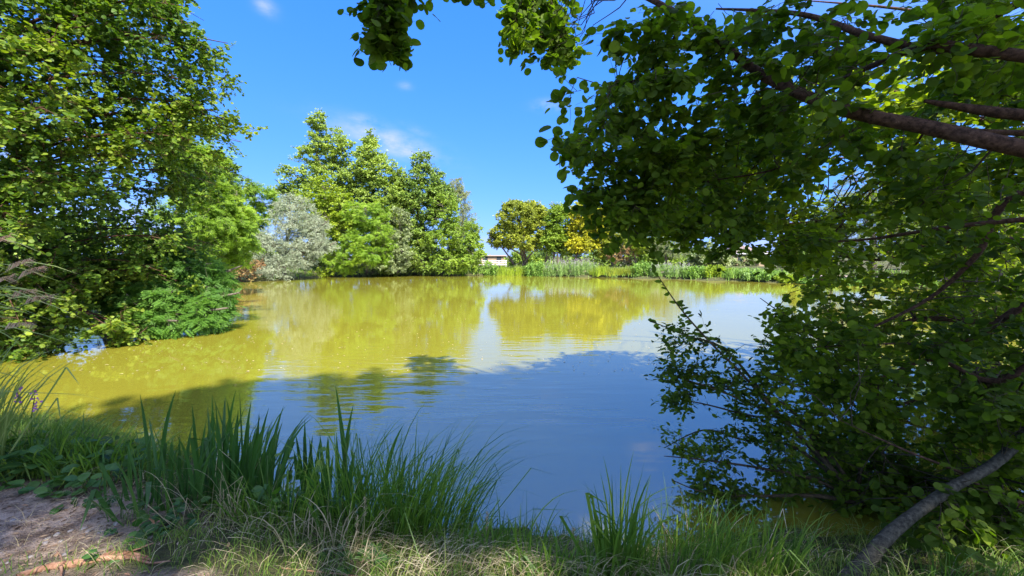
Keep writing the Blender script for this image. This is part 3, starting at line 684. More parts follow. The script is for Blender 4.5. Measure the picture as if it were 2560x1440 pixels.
for q in [(1232, 662, 22, 50.3, 'bank', 'brushy green plant beside the grove end', 0, 0), (1262, 660, 20, 49.6, 'lime', 'bright reed tuft just right of the grove end', 0, 1),
          (1292, 660, 22, 49.2, 'lime', 'tall light green reeds below the olive dome tree', 0, 1), (1330, 655, 20, 48.4, 'bank', 'reddish topped weeds under the olive dome trunk', 0, 0),
          (1352, 650, 34, 47.6, 'bank', 'round bright green leafy bush on the far bank below the ash', 0, 0), (1390, 650, 30, 46.9, 'bankgrey', 'pale loosestrife with lavender spikes below the green ash', 1, 0),
          (1425, 650, 30, 46.2, 'bankgrey', 'pale loosestrife with lavender spikes below the yellow trunk', 1, 0), (1462, 650, 32, 45.5, 'bankgrey', 'dense loosestrife right of the yellow trunk with lavender tops', 1, 0),
          (1505, 658, 26, 44.4, 'lime', 'yellowish reeds right of the loosestrife', 0, 1), (1545, 664, 26, 43.5, 'olive', 'dry yellow green reeds under the brown rusty shrub', 0, 1),
          (1578, 662, 22, 42.8, 'olive', 'low straw coloured tuft before the dark bush', 0, 1), (1612, 650, 30, 42.0, 'bank', 'round green bush below the small yellow green tree', 0, 0),
          (1655, 655, 30, 41.1, 'bankgrey', 'grey green loosestrife below the grey olive willow', 1, 0), (1700, 660, 30, 40.1, 'bankgrey', 'pale feathery weeds right of the grey olive willow', 1, 0),
          (1745, 664, 30, 39.1, 'bank', 'low rounded green bush near the leaf tips', 0, 0), (1790, 662, 30, 38.0, 'lime', 'yellow green bush below the pink roofed house', 0, 0),
          (1835, 664, 28, 37.0, 'bank', 'green reeds seen between leaves below the house', 0, 1), (1875, 672, 24, 35.9, 'bankgrey', 'grey green tuft left of the sandy path bend', 0, 0),
          (1925, 678, 30, 34.6, 'bank', 'dark green bush in front of the sandy path', 0, 0), (1975, 690, 28, 33.2, 'lime', 'low bright plant at the foot of the conical shrub', 0, 0), (970, 655, 18, 50.3, 'lime', 'small reed tuft at the foot of the grove', 0, 1),
          (2050, 700, 40, 31.5, 'bank', 'low green plant right of the sandy path bend', 0, 0), (2150, 700, 40, 29.5, 'bank', 'weedy plant on the right shore behind branches', 0, 0), (2260, 700, 50, 27.8, 'lime', 'bright weeds under the bright green shore tree', 0, 0), (2400, 715, 60, 25.5, 'bank', 'weeds on the right shore by the footpath', 0, 1)]:
    bank_clump(q[0], q[1], q[2], q[3] + .9, q[4], q[5], bool(q[6]), bool(q[7]))

# meadow grass on far ground
mb = MB(); k = 26000
gx_ = rng.uniform(-30, 40, k); gy_ = 14 + 56 * rng.random(k)
sdv = shore_dist(gx_, gy_); dpath = np.min(np.hypot(gx_[:, None] - path[None, ::3, 0], gy_[:, None] - path[None, ::3, 1]), 1)
ok = (sdv > .15) & (sdv < 14) & (dpath > 1.7); gx_, gy_ = gx_[ok], gy_[ok]; k = len(gx_)
b0 = np.stack([gx_, gy_, ground_z(gx_, gy_) - .02], -1); t0 = b0 + np.stack([rng.normal(0, .1, k), rng.normal(0, .1, k), rng.uniform(.15, .5, k)], -1)
blades(mb, b0, t0, np.full(k, .06), 2)
tag(mb.build('meadow_grass', M['bank']), 'long green and straw grass on the far banks', 'grass', kind='stuff')

# ------------------------------------------------------------------ buildings and fence across the water
wall_m = plain_mat('beige_wall', (.34, .25, .16), .85, .15, 1)
white_m = plain_mat('white_paint', (.75, .75, .74), .6, .06, 2)
roof_m = plain_mat('pink_tile_roof', (.24, .185, .165), .8, .25, 6)
glass_m = plain_mat('dark_window', (.05, .06, .07), .15, .3, 2)
def house(label, px, d, w_, h_, dep, roof_h, hip=True, rm=None):
    c = G(P(px, 650, d)[0], d); t = thing('house', label, 'house', c)
    x, y, z = c; mb = MB()
    mb.box((x, y, z + h_ / 2), (w_, dep, h_)); mb.build('wall', wall_m, t)
    mb = MB(); e = .4; z0 = z + h_ + .003
    r_ = w_ / 2 - (dep / 2 if hip else 0)
    v = [(x - w_ / 2 - e, y - dep / 2 - e, z0), (x + w_ / 2 + e, y - dep / 2 - e, z0), (x + w_ / 2 + e, y + dep / 2 + e, z0), (x - w_ / 2 - e, y + dep / 2 + e, z0), (x - r_, y, z0 + roof_h), (x + r_, y, z0 + roof_h)]
    mb.add(v, [(0, 1, 5, 4), (1, 2, 5), (2, 3, 4, 5), (3, 0, 4), (3, 2, 1, 0)]); rf = mb.build('roof', rm or roof_m, t)
    mb = MB(); mb.box((x - w_ * .2, y + dep * .05, z0 + roof_h + .1), (.6, .6, 1.2)); mb.build('chimney', wall_m, rf)
    if hip:
     mb = MB(); mb.box((x, y - dep / 2 - e - .06, z0 - .08), (w_ + 2 * e, .1, .16)); mb.build('gutter', white_m, t)
    nw = max(2, int(w_ / 3))
    for i in range(nw):
        wx_ = x - w_ / 2 + w_ * (i + .5) / nw
        mb = MB(); mb.box((wx_, y - dep / 2 - .03, z + 1.5), (1.0, .06, 1.2)); wo = mb.build('window', glass_m, t)
        mb = MB()
        for dx, dz, sx, sz in ((0, .64, 1.16, .08), (0, -.64, 1.16, .08), (-.54, 0, .08, 1.2), (.54, 0, .08, 1.2), (0, 0, .05, 1.2)):
            mb.box((wx_ + dx, y - dep / 2 - .06 - .003, z + 1.5 + dz), (sx, .07, sz))
        mb.build('frame', white_m, wo)
    return t
house('beige house with a low pinkish tiled roof glimpsed through the right leaves', 1850, 80, 7.5, 2.5, 7, 1.7)
house('low beige building with white eaves left of the olive dome tree', 1232, 92, 6, 2.1, 6, .25, False, wall_m)
t = thing('rail_fence', 'white rail fence at the gap right of the grove', 'fence', Gpx(1228, 72))
fx0, fx1 = P(1195, 650, 72)[0], P(1265, 650, 72)[0]; zf = Gpx(1228, 72, 0)[2]
for x in np.linspace(fx0, fx1, 5):
    mb = MB(); mb.box((x, 72, zf + .55), (.12, .12, 1.2)); mb.build('post', white_m, t)
for zz in (.35, .7, 1.05):
    mb = MB(); mb.box(((fx0 + fx1) / 2, 72 - .09, zf + zz), (fx1 - fx0 + .3, .05, .14)); mb.build('rail', white_m, t)

# ------------------------------------------------------------------ the big alder on the left shore
base = np.array(G(-12.6, 9.3))
t = thing('alder_tree', 'huge sunlit alder filling the left side and overhanging the water', 'tree', base)
trunk = smooth_path([base, base + [.2, .1, 2.2], base + [.1, -.2, 5], base + [.3, .2, 8.5], base + [.2, 0, 12]], 6)
mb = MB(); tube(mb, trunk, [.30, .26, .22, .16, .05], 12, .06); mb.build('trunk', M['bark'], t)
wood = MB(); leaf = MB(); S = [trunk[4:]]
def left_reach(z):   # how far the crown reaches from the trunk at each height
    return np.interp(z, [0, .8, 2.0, 3.5, 4.6, 5.2, 6.0, 6.8, 8.5, 11, 12.8], [3.4, 4.2, 5.0, 5.4, 6.0, 6.3, 5.6, 6.2, 5.0, 3.6, 1.0])
tips = []
for i in range(190):
    az = rng.uniform(-2.4, 1.2) if i < 165 else rng.uniform(0, 6.28)
    z1 = rng.uniform(.6, 12.3)
    rr = left_reach(z1) * rng.uniform(.7, 1.0)
    s = trunk[np.abs(trunk[:, 2] - max(1.2, z1 - rr * .18)).argmin()]
    e = np.array([base[0] + math.cos(az) * rr, base[1] + math.sin(az) * rr, z1])
    L_ = np.linalg.norm(e - s)
    pts = smooth_path([s, s + (e - s) * .4 + [0, 0, .10 * L_], s + (e - s) * .75 + [0, 0, .09 * L_], e + [0, 0, -.02 * L_]], 5)
    tube(wood, pts, [.036, .024, .013, .005], 5, .05); S.append(pts[3:]); tips.append(pts)
# the explicit sprays that break the skyline
for (x, y_, d) in [(570, 108, 9.4), (520, 120, 9.2), (590, 302, 9.6), (540, 280, 9.4), (520, 215, 9.2), (470, 60, 9), (460, 15, 9), (480, 350, 9.2), (350, 850, 9), (290, 830, 8.6), (120, 880, 8), (40, 900, 7.8), (540, 330, 10)]:
    e = P(x, y_, d); s = trunk[np.abs(trunk[:, 2] - max(1.0, e[2] - .8)).argmin()]; L_ = np.linalg.norm(e - s)
    pts = smooth_path([s, s + (e - s) * .4 + [0, 0, .08 * L_], s + (e - s) * .75 + [0, 0, .07 * L_], e], 5)
    tube(wood, pts, [.05, .035, .02, .007], 5, .05); S.append(pts[3:]); tips.append(pts); tips.append(pts)
C = []
for pts in tips:
    k = rng.integers(8, 13)
    for q in range(k):
        f = rng.uniform(.05, 1.0) ** .85
        c = pts[min(int(f * (len(pts) - 1)), len(pts) - 1)]
        C.append(c + rng.normal(0, 1, 3) * np.array([.6, .6, .42]) * (1.25 - f * .9))
C = np.array(C); C[:, 2] = np.maximum(C[:, 2], .25)
foliage(wood, leaf, np.concatenate(S), .03, C, .55 * rng.uniform(.6, 1.2, len(C)), 8, 12, .076, ROUND, flat=.75, droop=.25, tilt=.65, branch_r=.012, twig_r=.004, up=(.2, -.15, 1))
wood.build('limbs', M['bark'], t); leaf.build('crown', M['alder_left'], t)
print('left leaves', len(C) * 99)

# ------------------------------------------------------------------ near alder whose branches roof the view on the right
base = np.array([1.72, 2.0, G(1.72, 2.0)[2]])
t = thing('alder_tree', 'near alder with thick brown boughs overhanging the right of the view', 'tree', base)
stem = smooth_path([base, P(2150, 1420, 2.1), P(2230, 1330, 2.2), P(2370, 1225, 2.35), P(2530, 1120, 2.5), [3.9, 2.6, 1.5], [4.4, 2.5, 2.2], [4.6, 2.2, 3.2], [4.3, 1.6, 5.0], [3.8, .8, 7.5], [3.5, 0.2, 9.5]], 7)
mb = MB(); tube(mb, stem, [.052, .040, .032, .028, .03, .05, .07, .08, .06, .03], 14, .05)
tube(mb, smooth_path([[4.9, 2.3, .1], [4.85, 2.4, 1.2], [4.5, 2.45, 2.4]], 6), [.1, .09, .07], 14, .05)
mb.build('trunk', M['bark_stem'], t)
S = [stem[20:]]; wood = MB(); leaf = MB()
def bough(pxs, rad, sides=10, start=None, nm='bough'):
    pts = ([start] if start is not None else []) + [P(*q) for q in pxs]
    pts = smooth_path(pts, 7); mb = MB(); tube(mb, pts, [q * .78 for q in rad], sides, .018); mb.build(nm, M['bark'], t); S.append(pts[2:]); return pts
bough([(2560, 372, 2.0), (2350, 325, 2.15), (2110, 275, 2.4), (1960, 215, 2.6), (1880, 170, 2.75), (1760, 75, 2.95), (1640, 5, 3.2), (1500, -60, 3.4), (1330, -130, 3.5), (1180, -90, 3.0), (1060, -50, 2.9), (940, 0, 2.85)], [.058, .052, .048, .044, .04, .036, .03, .024, .018, .012, .007, .004], start=np.array([3.9, 1.55, 1.98]))
bough([(2600, 292, 2.2), (2450, 275, 2.3), (2310, 252, 2.4)], [.045, .040, .034, .012], start=np.array([4.0, 1.8, 2.42]))
bough([(2440, 125, 2.2), (2300, 120, 2.3), (2180, 165, 2.6), (2080, 210, 3.0), (1960, 280, 3.4)], [.05, .036, .030, .024, .014, .007], start=np.array([3.9, 1.5, 2.42]))
bough([(2420, 130, 2.4), (2190, 95, 2.6), (2060, 50, 2.8), (1960, 30, 2.9), (1790, 22, 3.2)], [.035, .032, .028, .024, .018, .008], start=np.array([4.0, 1.7, 2.7]))
bough([(2440, 60, 2.6), (2400, 180, 3.0), (2330, 300, 3.6), (2250, 420, 4.2)], [.04, .03, .024, .016, .007], start=np.array([4.3, 1.6, 3.9]))
bough([(1700, 60, 3.0), (1660, 140, 3.0), (1600, 195, 3.1), (1540, 215, 3.1)], [.012, .011, .009, .004])
bough([(2560, 480, 3.2), (2440, 640, 3.4), (2300, 760, 3.6), (2080, 850, 3.7), (1980, 800, 3.7), (1900, 745, 3.7)], [.05, .04, .028, .018, .012, .008, .004], start=np.array([4.6, 2.4, 2.5]))
bough([(2570, 760, 3.0), (2420, 850, 3.2), (2200, 860, 3.3), (1990, 870, 3.4)], [.045, .035, .02, .01, .004], start=np.array([4.5, 2.5, 2.2]))
bough([(2500, 950, 3.0), (2330, 900, 3.2), (2150, 960, 3.3), (1980, 960, 3.5)], [.04, .03, .016, .01, .004], start=np.array([4.0, 2.7, 1.6]))
bough([(2560, 1250, 2.4), (2400, 1180, 2.5), (2250, 1120, 2.6), (2100, 1050, 2.8)], [.03, .02, .012, .008, .003], start=np.array([3.8, 2.6, 1.3]))
bough([(2470, 330, 2.3), (2200, 300, 2.6), (1950, 420, 3.0), (1700, 470, 3.3), (1560, 560, 3.4)], [.03, .02, .014, .01, .005, .003], start=np.array([4.4, 2.2, 2.6]))
bough([(2200, -150, 2.8), (1900, -180, 3.2), (1500, -130, 4.0), (1370, -60, 4.3), (1290, -50, 4.3)], [.06, .045, .035, .02, .012, .006], start=np.array([4.2, 1.4, 5.0]))
bough([(2440, 560, 3.0), (2150, 600, 3.5), (1950, 600, 3.7), (1790, 590, 3.8)], [.03, .022, .014, .008, .003], start=np.array([4.4, 2.4, 2.3]))
mb_t = []
Sx = np.concatenate(S)
# leafy clusters: pixel boxes and depth ranges traced from the photograph, as sprays of real size at real distance
def zone(poly_boxes):
    out = []
    for (x0, y0, x1, y1, d0, d1, nn_) in poly_boxes:
        for _ in range(nn_):
            d = rng.uniform(d0, d1); out.append(P(rng.uniform(x0, x1), rng.uniform(y0, y1), d))
    return np.array(out)
Cn = zone([(1600, 20, 1900, 300, 2.7, 3.4, 28), (1480, 170, 1750, 420, 2.6, 3.3, 32), (1450, 320, 1620, 520, 2.6, 3.3, 26), (1500, 500, 1600, 590, 2.8, 3.4, 7), (1600, 250, 2000, 500, 2.8, 3.8, 30),
           (1900, -60, 2600, 260, 2.1, 3.2, 44), (2000, 250, 2600, 600, 2.5, 3.8, 22), (1540, 460, 1880, 570, 3.0, 4.0, 18), (1780, 560, 2050, 660, 3.2, 4.0, 14),
           (2050, 560, 2600, 900, 2.7, 4.0, 34), (1880, 770, 2150, 940, 3.0, 3.8, 18), (2050, 900, 2600, 1100, 2.8, 3.8, 26), (2330, 1290, 2540, 1380, 2.1, 2.3, 5), (2440, 960, 2600, 1180, 2.3, 2.8, 10), (2100, 950, 2620, 1230, 3.0, 4.2, 55), (2380, 1180, 2620, 1420, 2.3, 2.9, 20), (2020, 1200, 2330, 1300, 2.9, 3.3, 12)])
fo = dict(flecks=True, flat=.5, droop=.25, tilt=.6, branch_r=.006, twig_r=.0022, jitter=.35, leafdown=.35)
foliage(wood, leaf, Sx, .02, Cn, .26 * rng.uniform(.6, 1.25, len(Cn)), 8, 7, .056, ROUND, **fo)
# hanging sprigs against the sky
Ct = zone([(900, 0, 1010, 110, 2.7, 3.0, 13), (920, 100, 1030, 150, 2.8, 3.0, 5), (1165, -40, 1190, 5, 2.7, 2.9, 2), (1270, -10, 1420, 110, 4.0, 4.6, 34), (1340, 60, 1440, 170, 4.0, 4.6, 16), (1000, -60, 1100, 0, 2.8, 3.0, 3), (1270, 90, 1300, 140, 3.9, 4.2, 2), (1430, 340, 1450, 400, 2.5, 2.8, 1), (1400, 225, 1430, 240, 2.4, 2.5, 1), (1400, 330, 1420, 350, 2.4, 2.6, 1), (1450, 460, 1470, 480, 2.8, 3.0, 2), (1500, 60, 1560, 110, 2.8, 3.0, 3)])
foliage(wood, leaf, Sx, .02, Ct, .17 * rng.uniform(.7, 1.2, len(Ct)), 6, 5, .068, ROUND, **fo)
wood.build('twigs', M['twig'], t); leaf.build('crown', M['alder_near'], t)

# second alder a little farther along the right bank: finer looking leaves
base = np.array(G(7.6, 2.5))
t = thing('alder_tree', 'second alder farther along the right bank seen through the near leaves', 'tree', base)
trunk = smooth_path([base, base + [-.3, .6, 1.6], base + [-.4, 1.2, 3.5], base + [-.2, 1.6, 6], base + [0, 1.8, 9]], 6)
mb = MB(); tube(mb, trunk, [.22, .19, .16, .1, .03], 12, .05); mb.build('trunk', M['bark'], t)
wood = MB(); leaf = MB(); S = [trunk[4:]]
for q in [[(2420, 420, 5.6), (2200, 520, 6), (1950, 560, 6.4), (1750, 520, 6.5)], [(2480, 300, 5.6), (2300, 250, 6), (2100, 200, 6.2), (1900, 260, 6.5)], [(2400, 600, 5.6), (2200, 650, 6), (2000, 620, 6.2)], [(2400, 800, 5.2), (2200, 840, 5.5), (2080, 900, 5.6)], [(2500, 950, 4.8), (2300, 1000, 5.0), (2150, 1030, 5.0)], [(2450, 500, 6.5), (2250, 400, 7.2), (2000, 400, 7.8)], [(2500, 100, 5.6), (2300, 30, 6), (2000, 0, 6.2)]]:
    s = trunk[np.abs(trunk[:, 2] - max(.8, P(*q[0])[2] - .3)).argmin()]
    pts = smooth_path([s] + [P(*a) for a in q], 6); tube(wood, pts, [.06, .045, .03, .018, .006], 6, .05); S.append(pts[3:])
C2 = zone([(1650, 360, 2000, 560, 4.4, 5.6, 70), (1640, 540, 1800, 580, 4.6, 5.6, 8), (1980, 120, 2600, 450, 3.8, 4.9, 100), (2000, 450, 2600, 800, 4.6, 7.5, 140), (1960, 760, 2200, 980, 4.6, 5.8, 20), (2200, 800, 2650, 1100, 4.2, 6.5, 50), (1780, 220, 1950, 360, 3.9, 4.5, 12)])
C2[:, 2] = np.maximum(C2[:, 2], .3)
foliage(wood, leaf, np.concatenate(S), .02, C2, .42 * rng.uniform(.6, 1.25, len(C2)), 8, 8, .07, OVAL if False else ROUND, flat=.5, droop=.25, tilt=.6, branch_r=.007, twig_r=.003, jitter=.35, leafdown=.3, flecks=True)
wood.build('limbs', M['bark'], t); leaf.build('crown', M['alder_second'], t)

# ------------------------------------------------------------------ alders standing behind the photographer: the shade on the near bank and water
for i, (x, y, h, rx) in enumerate([(-3.0, -2.6, 8.6, 2.8), (1.7, -2.85, 11.9, 2.9), (5.2, -2.85, 12.4, 3.0), (10.0, -2.85, 12.6, 3.1), (15, -2.85, 13.0, 3.2)]):
    bl = [(x, y + .2, h * .74, rx, rx * .42, h * .14), (x + 1.6, y + .2, h * .68, rx * .7, rx * .34, h * .10), (x - 1.6, y + .2, h * .72, rx * .7, rx * .4, h * .10), (x, y + .2, h * .87, rx * .95, rx * .55, h * .10)]
    tree('shade_alder', ['alder behind the viewer shading the left of the near bank', 'alder behind the viewer shading the tall sedges', 'alder behind the viewer shading the near right bank', 'alder behind the viewer on the right shading the near water', 'outermost alder behind the viewer on the right'][i],
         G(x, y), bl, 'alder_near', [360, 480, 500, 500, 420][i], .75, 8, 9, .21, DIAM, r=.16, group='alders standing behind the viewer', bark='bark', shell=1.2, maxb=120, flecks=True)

# ------------------------------------------------------------------ sallow bush over the water at lower right
base = np.array([2.75, 3.05, .05])
t = thing('sallow_bush', 'sallow bush with small oval leaves arching over the dark water', 'bush', base)
wood = MB(); leaf = MB(); S = []
stems = [[(2060, 1150, 3.2), (1950, 1040, 3.2), (1850, 930, 3.25), (1770, 850, 3.3), (1700, 770, 3.3), (1645, 690, 3.3)],
         [(2060, 1120, 3.3), (1960, 1010, 3.4), (1850, 980, 3.4), (1740, 960, 3.4), (1690, 942, 3.4)],
         [(1990, 1120, 3.4), (1860, 1100, 3.5), (1760, 1075, 3.5), (1660, 1120, 3.5)],
         [(2040, 1200, 3.1), (1900, 1170, 3.1), (1760, 1150, 3.2), (1660, 1140, 3.2)],
         [(2040, 1240, 3.0), (1880, 1240, 3.0), (1760, 1230, 3.0), (1680, 1200, 3.0)],
         [(1960, 1050, 3.4), (1820, 880, 3.5), (1720, 840, 3.5), (1620, 800, 3.5)],
         [(2150, 1100, 3.4), (2080, 960, 3.6), (1990, 880, 3.8), (1900, 860, 3.8)],
         [(2000, 1060, 3.4), (1880, 1040, 3.5), (1760, 1010, 3.6), (1650, 990, 3.6)]]
for q in stems:
    pts = smooth_path([base + rng.normal(0, .05, 3) * [1, 1, 0]] + [P(*a) for a in q], 6); tube(wood, pts, [.018, .014, .010, .007, .003], 6, .04); S.append(pts[7:])
S = np.concatenate(S)
C3 = zone([(1670, 850, 1830, 960, 3.2, 3.6, 17), (1650, 960, 1740, 1020, 3.3, 3.7, 7), (1800, 950, 2050, 1080, 3.0, 3.8, 24), (1680, 1080, 1900, 1150, 3.0, 3.6, 14), (1900, 1060, 2250, 1260, 2.9, 3.7, 52), (2050, 1120, 2350, 1280, 3.2, 3.9, 30), (1700, 1190, 1900, 1250, 2.9, 3.3, 10), (1900, 860, 2150, 980, 3.2, 3.9, 26), (1650, 820, 1730, 880, 3.4, 3.6, 4)])
foliage(wood, leaf, S, .01, C3, .20 * rng.uniform(.6, 1.3, len(C3)), 7, 7, .052, OVAL, flat=.7, droop=.05, tilt=.7, branch_r=.004, twig_r=.0018, jitter=.3, leafdown=.1)
# leaves up the two long leaders
for q in (stems[0][3:], stems[5][1:]):
    pts = smooth_path([P(*a) for a in q], 5); k = 24
    i0 = rng.integers(0, len(pts) - 1, k); pos = pts[i0] + (pts[i0 + 1] - pts[i0]) * rng.random((k, 1))
    sg = np.where(np.arange(k) % 2, 1, -1)[:, None]
    leaf.inst(OVAL, frames(nrm(np.array([0.9, 0, .35]) * sg * [1, 1, 0] + [0, 0, .25] + rng.normal(0, .25, (k, 3))), nrm(rng.normal(0, .5, (k, 3)) + [0, -.6, .8])) * .06, pos)
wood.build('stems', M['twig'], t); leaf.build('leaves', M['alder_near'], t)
mb = MB(); pts = smooth_path([P(2120, 1120, 3.3), P(1950, 1043, 3.3), P(1820, 985, 3.3), P(1690, 942, 3.35)], 5); tube(mb, pts, [.016, .013, .009, .005], 7, .05)
mb.build('bare_stem', M['twig'], t)

# ------------------------------------------------------------------ near bank plants
def gz(x, y): return ground_z(x, y)
def clump(name, label, px, py, n_, spread, hmin, hmax, width, mat, lean=(0, 0), splay=.25, broken=.2, cat='plant', K=6, group=None, d=None):
    """tuft whose foot is at pixel px,py"""
    zc = .18
    v = P(px, py, 1) - CAM; s = (zc - CAM[2]) / v[2]; c = CAM + v * s
    if d is not None: c = P(px, py, d)
    t = thing(name, label, cat, (c[0], c[1], float(gz(np.array([c[0]]), np.array([c[1]]))[0])), group)
    a = rng.uniform(0, 2 * math.pi, n_); r_ = np.sqrt(rng.random(n_)) * 1
    b0 = np.stack([c[0] + np.cos(a) * r_ * spread[0], c[1] + np.sin(a) * r_ * spread[1], np.zeros(n_)], -1)
    b0[:, 2] = np.maximum(gz(b0[:, 0], b0[:, 1]), -.12) - .03
    h = rng.uniform(hmin, hmax, n_) * (1 - .25 * r_)
    off = np.stack([np.cos(a) * r_ * splay, np.sin(a) * r_ * splay], -1) + rng.normal(0, splay * .45, (n_, 2)) + np.array(lean)
    t0 = b0 + np.concatenate([off * h[:, None], h[:, None]], -1)
    wd = width * rng.uniform(.6, 1.2, n_)
    br = rng.random(n_) < broken
    mb = MB()
    blades(mb, b0[~br], t0[~br], wd[~br], K)
    k = int(br.sum())
    if k:   # bent-over blades: a lower part and a tip folded down at a kink
        B = b0[br]; T = t0[br]; kn = B + (T - B) * rng.uniform(.6, .85, (k, 1)); W = wd[br]
        sv = nrm(rng.normal(size=(k, 3)) * [1, .5, 0])
        t_ = np.linspace(0, 1, 4)
        A1 = B[:, None] + (kn - B)[:, None] * t_[None, :, None]
        fall = nrm(np.concatenate([rng.normal(size=(k, 2)) + np.array(lean) * 2, np.full((k, 1), -.9)], -1)); fl_ = np.linalg.norm(T - kn, axis=1) * 1.1 + .05
        A2 = kn[:, None] + fall[:, None] * (fl_[:, None] * np.linspace(0, 1, 4)[None, 1:])[..., None]
        pts = np.concatenate([A1, A2], 1); nn_ = pts.shape[1]
        ww = np.concatenate([np.full(4, .5), [.42, .25, .02]])[None] * W[:, None]
        V = np.stack([pts - sv[:, None] * ww[..., None], pts + sv[:, None] * ww[..., None]], 2)
        b_ = (np.arange(k) * nn_ * 2)[:, None]; i_ = (np.arange(nn_ - 1) * 2)[None]
        mb.grid(np.stack([b_ + i_, b_ + i_ + 1, b_ + i_ + 3, b_ + i_ + 2], -1).reshape(-1, 4), V.reshape(-1, 3))
    kd = n_ // 7
    if kd and width < .02:
        a = rng.uniform(-.9, .9, kd) + (0 if lean[0] >= 0 else math.pi); ll = rng.uniform(.5, 1.15, kd) * hmax
        B = b0[rng.integers(0, n_, kd)]; T = B + np.stack([np.cos(a) * ll * .8, np.sin(a) * ll * .35, rng.uniform(.25, .75, kd) * ll], -1)
        blades(mb, B, T, width * rng.uniform(.5, .9, kd), 9, .35)
    mb.build('blades', M[mat], t)
    return t, c
IG = 'yellow flag clumps on the near bank'; SG = 'sedge tussocks on the near bank'
def sword(t, lst, mat='iris', wd=.032):
    mb = MB()
    for (x0, y0, x1, y1, d) in lst:
        a = P(x0, y0, d); b_ = P(x1, y1, d); blades(mb, a[None], b_[None], np.array([wd]), 8, .0, sidev=nrm(np.array([[1.0, .25, 0]])))
    mb.build('tall_blades', M[mat], t)
t, c = clump('flag_iris', 'broad bladed flag iris at left with one tall spear leaf', 400, 1290, 46, (.32, .22), .35, .75, .030, 'iris', (-.05, .05), .35, .25, group=IG)
sword(t, [(385, 1260, 350, 985, 3.0), (372, 1260, 378, 1075, 3.0), (330, 1300, 322, 1095, 2.9), (400, 1250, 440, 975, 3.1), (330, 1330, 300, 1180, 2.7)])
t, c = clump('flag_iris', 'dense upright flag iris against the yellow water', 600, 1255, 90, (.30, .22), .45, .95, .026, 'iris', (.12, .05), .25, .15, group=IG)
sword(t, [(540, 1260, 530, 985, 3.3), (560, 1250, 590, 975, 3.3), (610, 1250, 628, 1003, 3.2), (640, 1250, 672, 1020, 3.2), (655, 1250, 690, 1075, 3.2), (620, 1255, 640, 1068, 3.2), (500, 1260, 480, 1010, 3.4), (630, 1250, 650, 1040, 3.3)] + [(500 + 13 * i_ + rng.uniform(-8, 8), 1262, 500 + 14 * i_ + rng.uniform(-20, 30), rng.uniform(1010, 1130), 3.25) for i_ in range(14)])
t, c = clump('flag_iris', 'flag iris with snapped tips in front of the blue water', 790, 1290, 26, (.22, .16), .35, .62, .026, 'iris', (.05, 0), .3, .55, group=IG)
sword(t, [(770, 1260, 758, 1090, 3.1), (765, 1260, 762, 1048, 3.1), (790, 1250, 800, 1100, 3.1), (745, 1200, 735, 1130, 3.0), (810, 1240, 800, 1085, 3.2), (820, 1200, 820, 1090, 3.2)] + [(760 + 14 * i_ + rng.uniform(-8, 8), 1262, 755 + 16 * i_ + rng.uniform(-25, 25), rng.uniform(1060, 1150), 3.15) for i_ in range(8)])
t, c = clump('flag_iris', 'centre flag iris with the tallest spear leaf', 870, 1290, 20, (.18, .16), .4, .7, .028, 'iris', (.05, 0), .3, .35, group=IG)
sword(t, [(868, 1240, 838, 960, 3.15), (858, 1240, 884, 1010, 3.15), (905, 1250, 890, 1150, 3.1), (960, 1250, 1010, 1060, 3.2), (1000, 1240, 1020, 1130, 3.2)])
clump('sedge_tussock', 'sedge tussock between the two iris clumps', 700, 1310, 130, (.26, .2), .2, .62, .0085, 'sedge', (.05, .05), .45, .12, group=SG)
clump('sedge_tussock', 'tall dark sedge tussock at the picture centre left', 930, 1310, 330, (.36, .24), .25, .95, .008, 'sedge', (.12, .05), .45, .15, group=SG)
clump('sedge_tussock', 'wide arching sedge tussock drooping right over the water', 1060, 1310, 330, (.30, .22), .25, .95, .0085, 'sedge', (.3, .08), .5, .15, group=SG)
clump('sedge_tussock', 'short sedge tussock at the edge right of the arching one', 1190, 1390, 80, (.2, .12), .15, .42, .0085, 'sedge', (.15, .08), .4, .15, group=SG)
clump('sedge_tussock', 'narrow sedge tussock with bent tips over blue water', 1330, 1440, 60, (.26, .12), .2, .55, .010, 'sedge', (.05, .05), .35, .3, group=SG)
t, c = clump('reed_tuft', 'light green reed tuft with two tall bent stalks at bottom centre', 1545, 1450, 60, (.12, .08), .4, .72, .016, 'sedge', (.05, .02), .25, .25, group=SG)
sword(t, [(1540, 1400, 1508, 1140, 2.6), (1545, 1400, 1585, 1125, 2.6), (1550, 1400, 1552, 1160, 2.6), (1530, 1420, 1500, 1180, 2.6)], 'sedge', .014)
clump('sedge_tussock', 'green sedge tussock just right of the reed tuft', 1690, 1450, 180, (.34, .14), .25, .62, .007, 'sedge', (.1, .05), .4, .2, group=SG)
clump('sedge_tussock', 'green sedge tussock beside the leaning alder stem', 1880, 1450, 180, (.28, .12), .2, .5, .007, 'sedge', (.1, .05), .4, .2, group=SG)
clump('sedge_tussock', 'low sedge tussock under the bottom centre of the view', 1440, 1480, 70, (.3, .1), .15, .36, .009, 'sedge', (0, .05), .4, .2, group=SG)
clump('sedge_tussock', 'thin sedge tussock in the dark lower right corner', 2420, 1500, 60, (.3, .1), .15, .35, .008, 'sedge', (.1, .05), .4, .2, group=SG)
clump('sedge_tussock', 'sedge tussock at the water edge on the far left of the bank', 60, 1190, 260, (.5, .25), .2, .5, .014, 'sedge', (.05, .05), .5, .2, group=SG)
clump('sedge_tussock', 'leafy sedge tussock left of the broad iris', 240, 1200, 220, (.45, .22), .2, .42, .014, 'sedge', (.05, .05), .6, .2, group=SG)

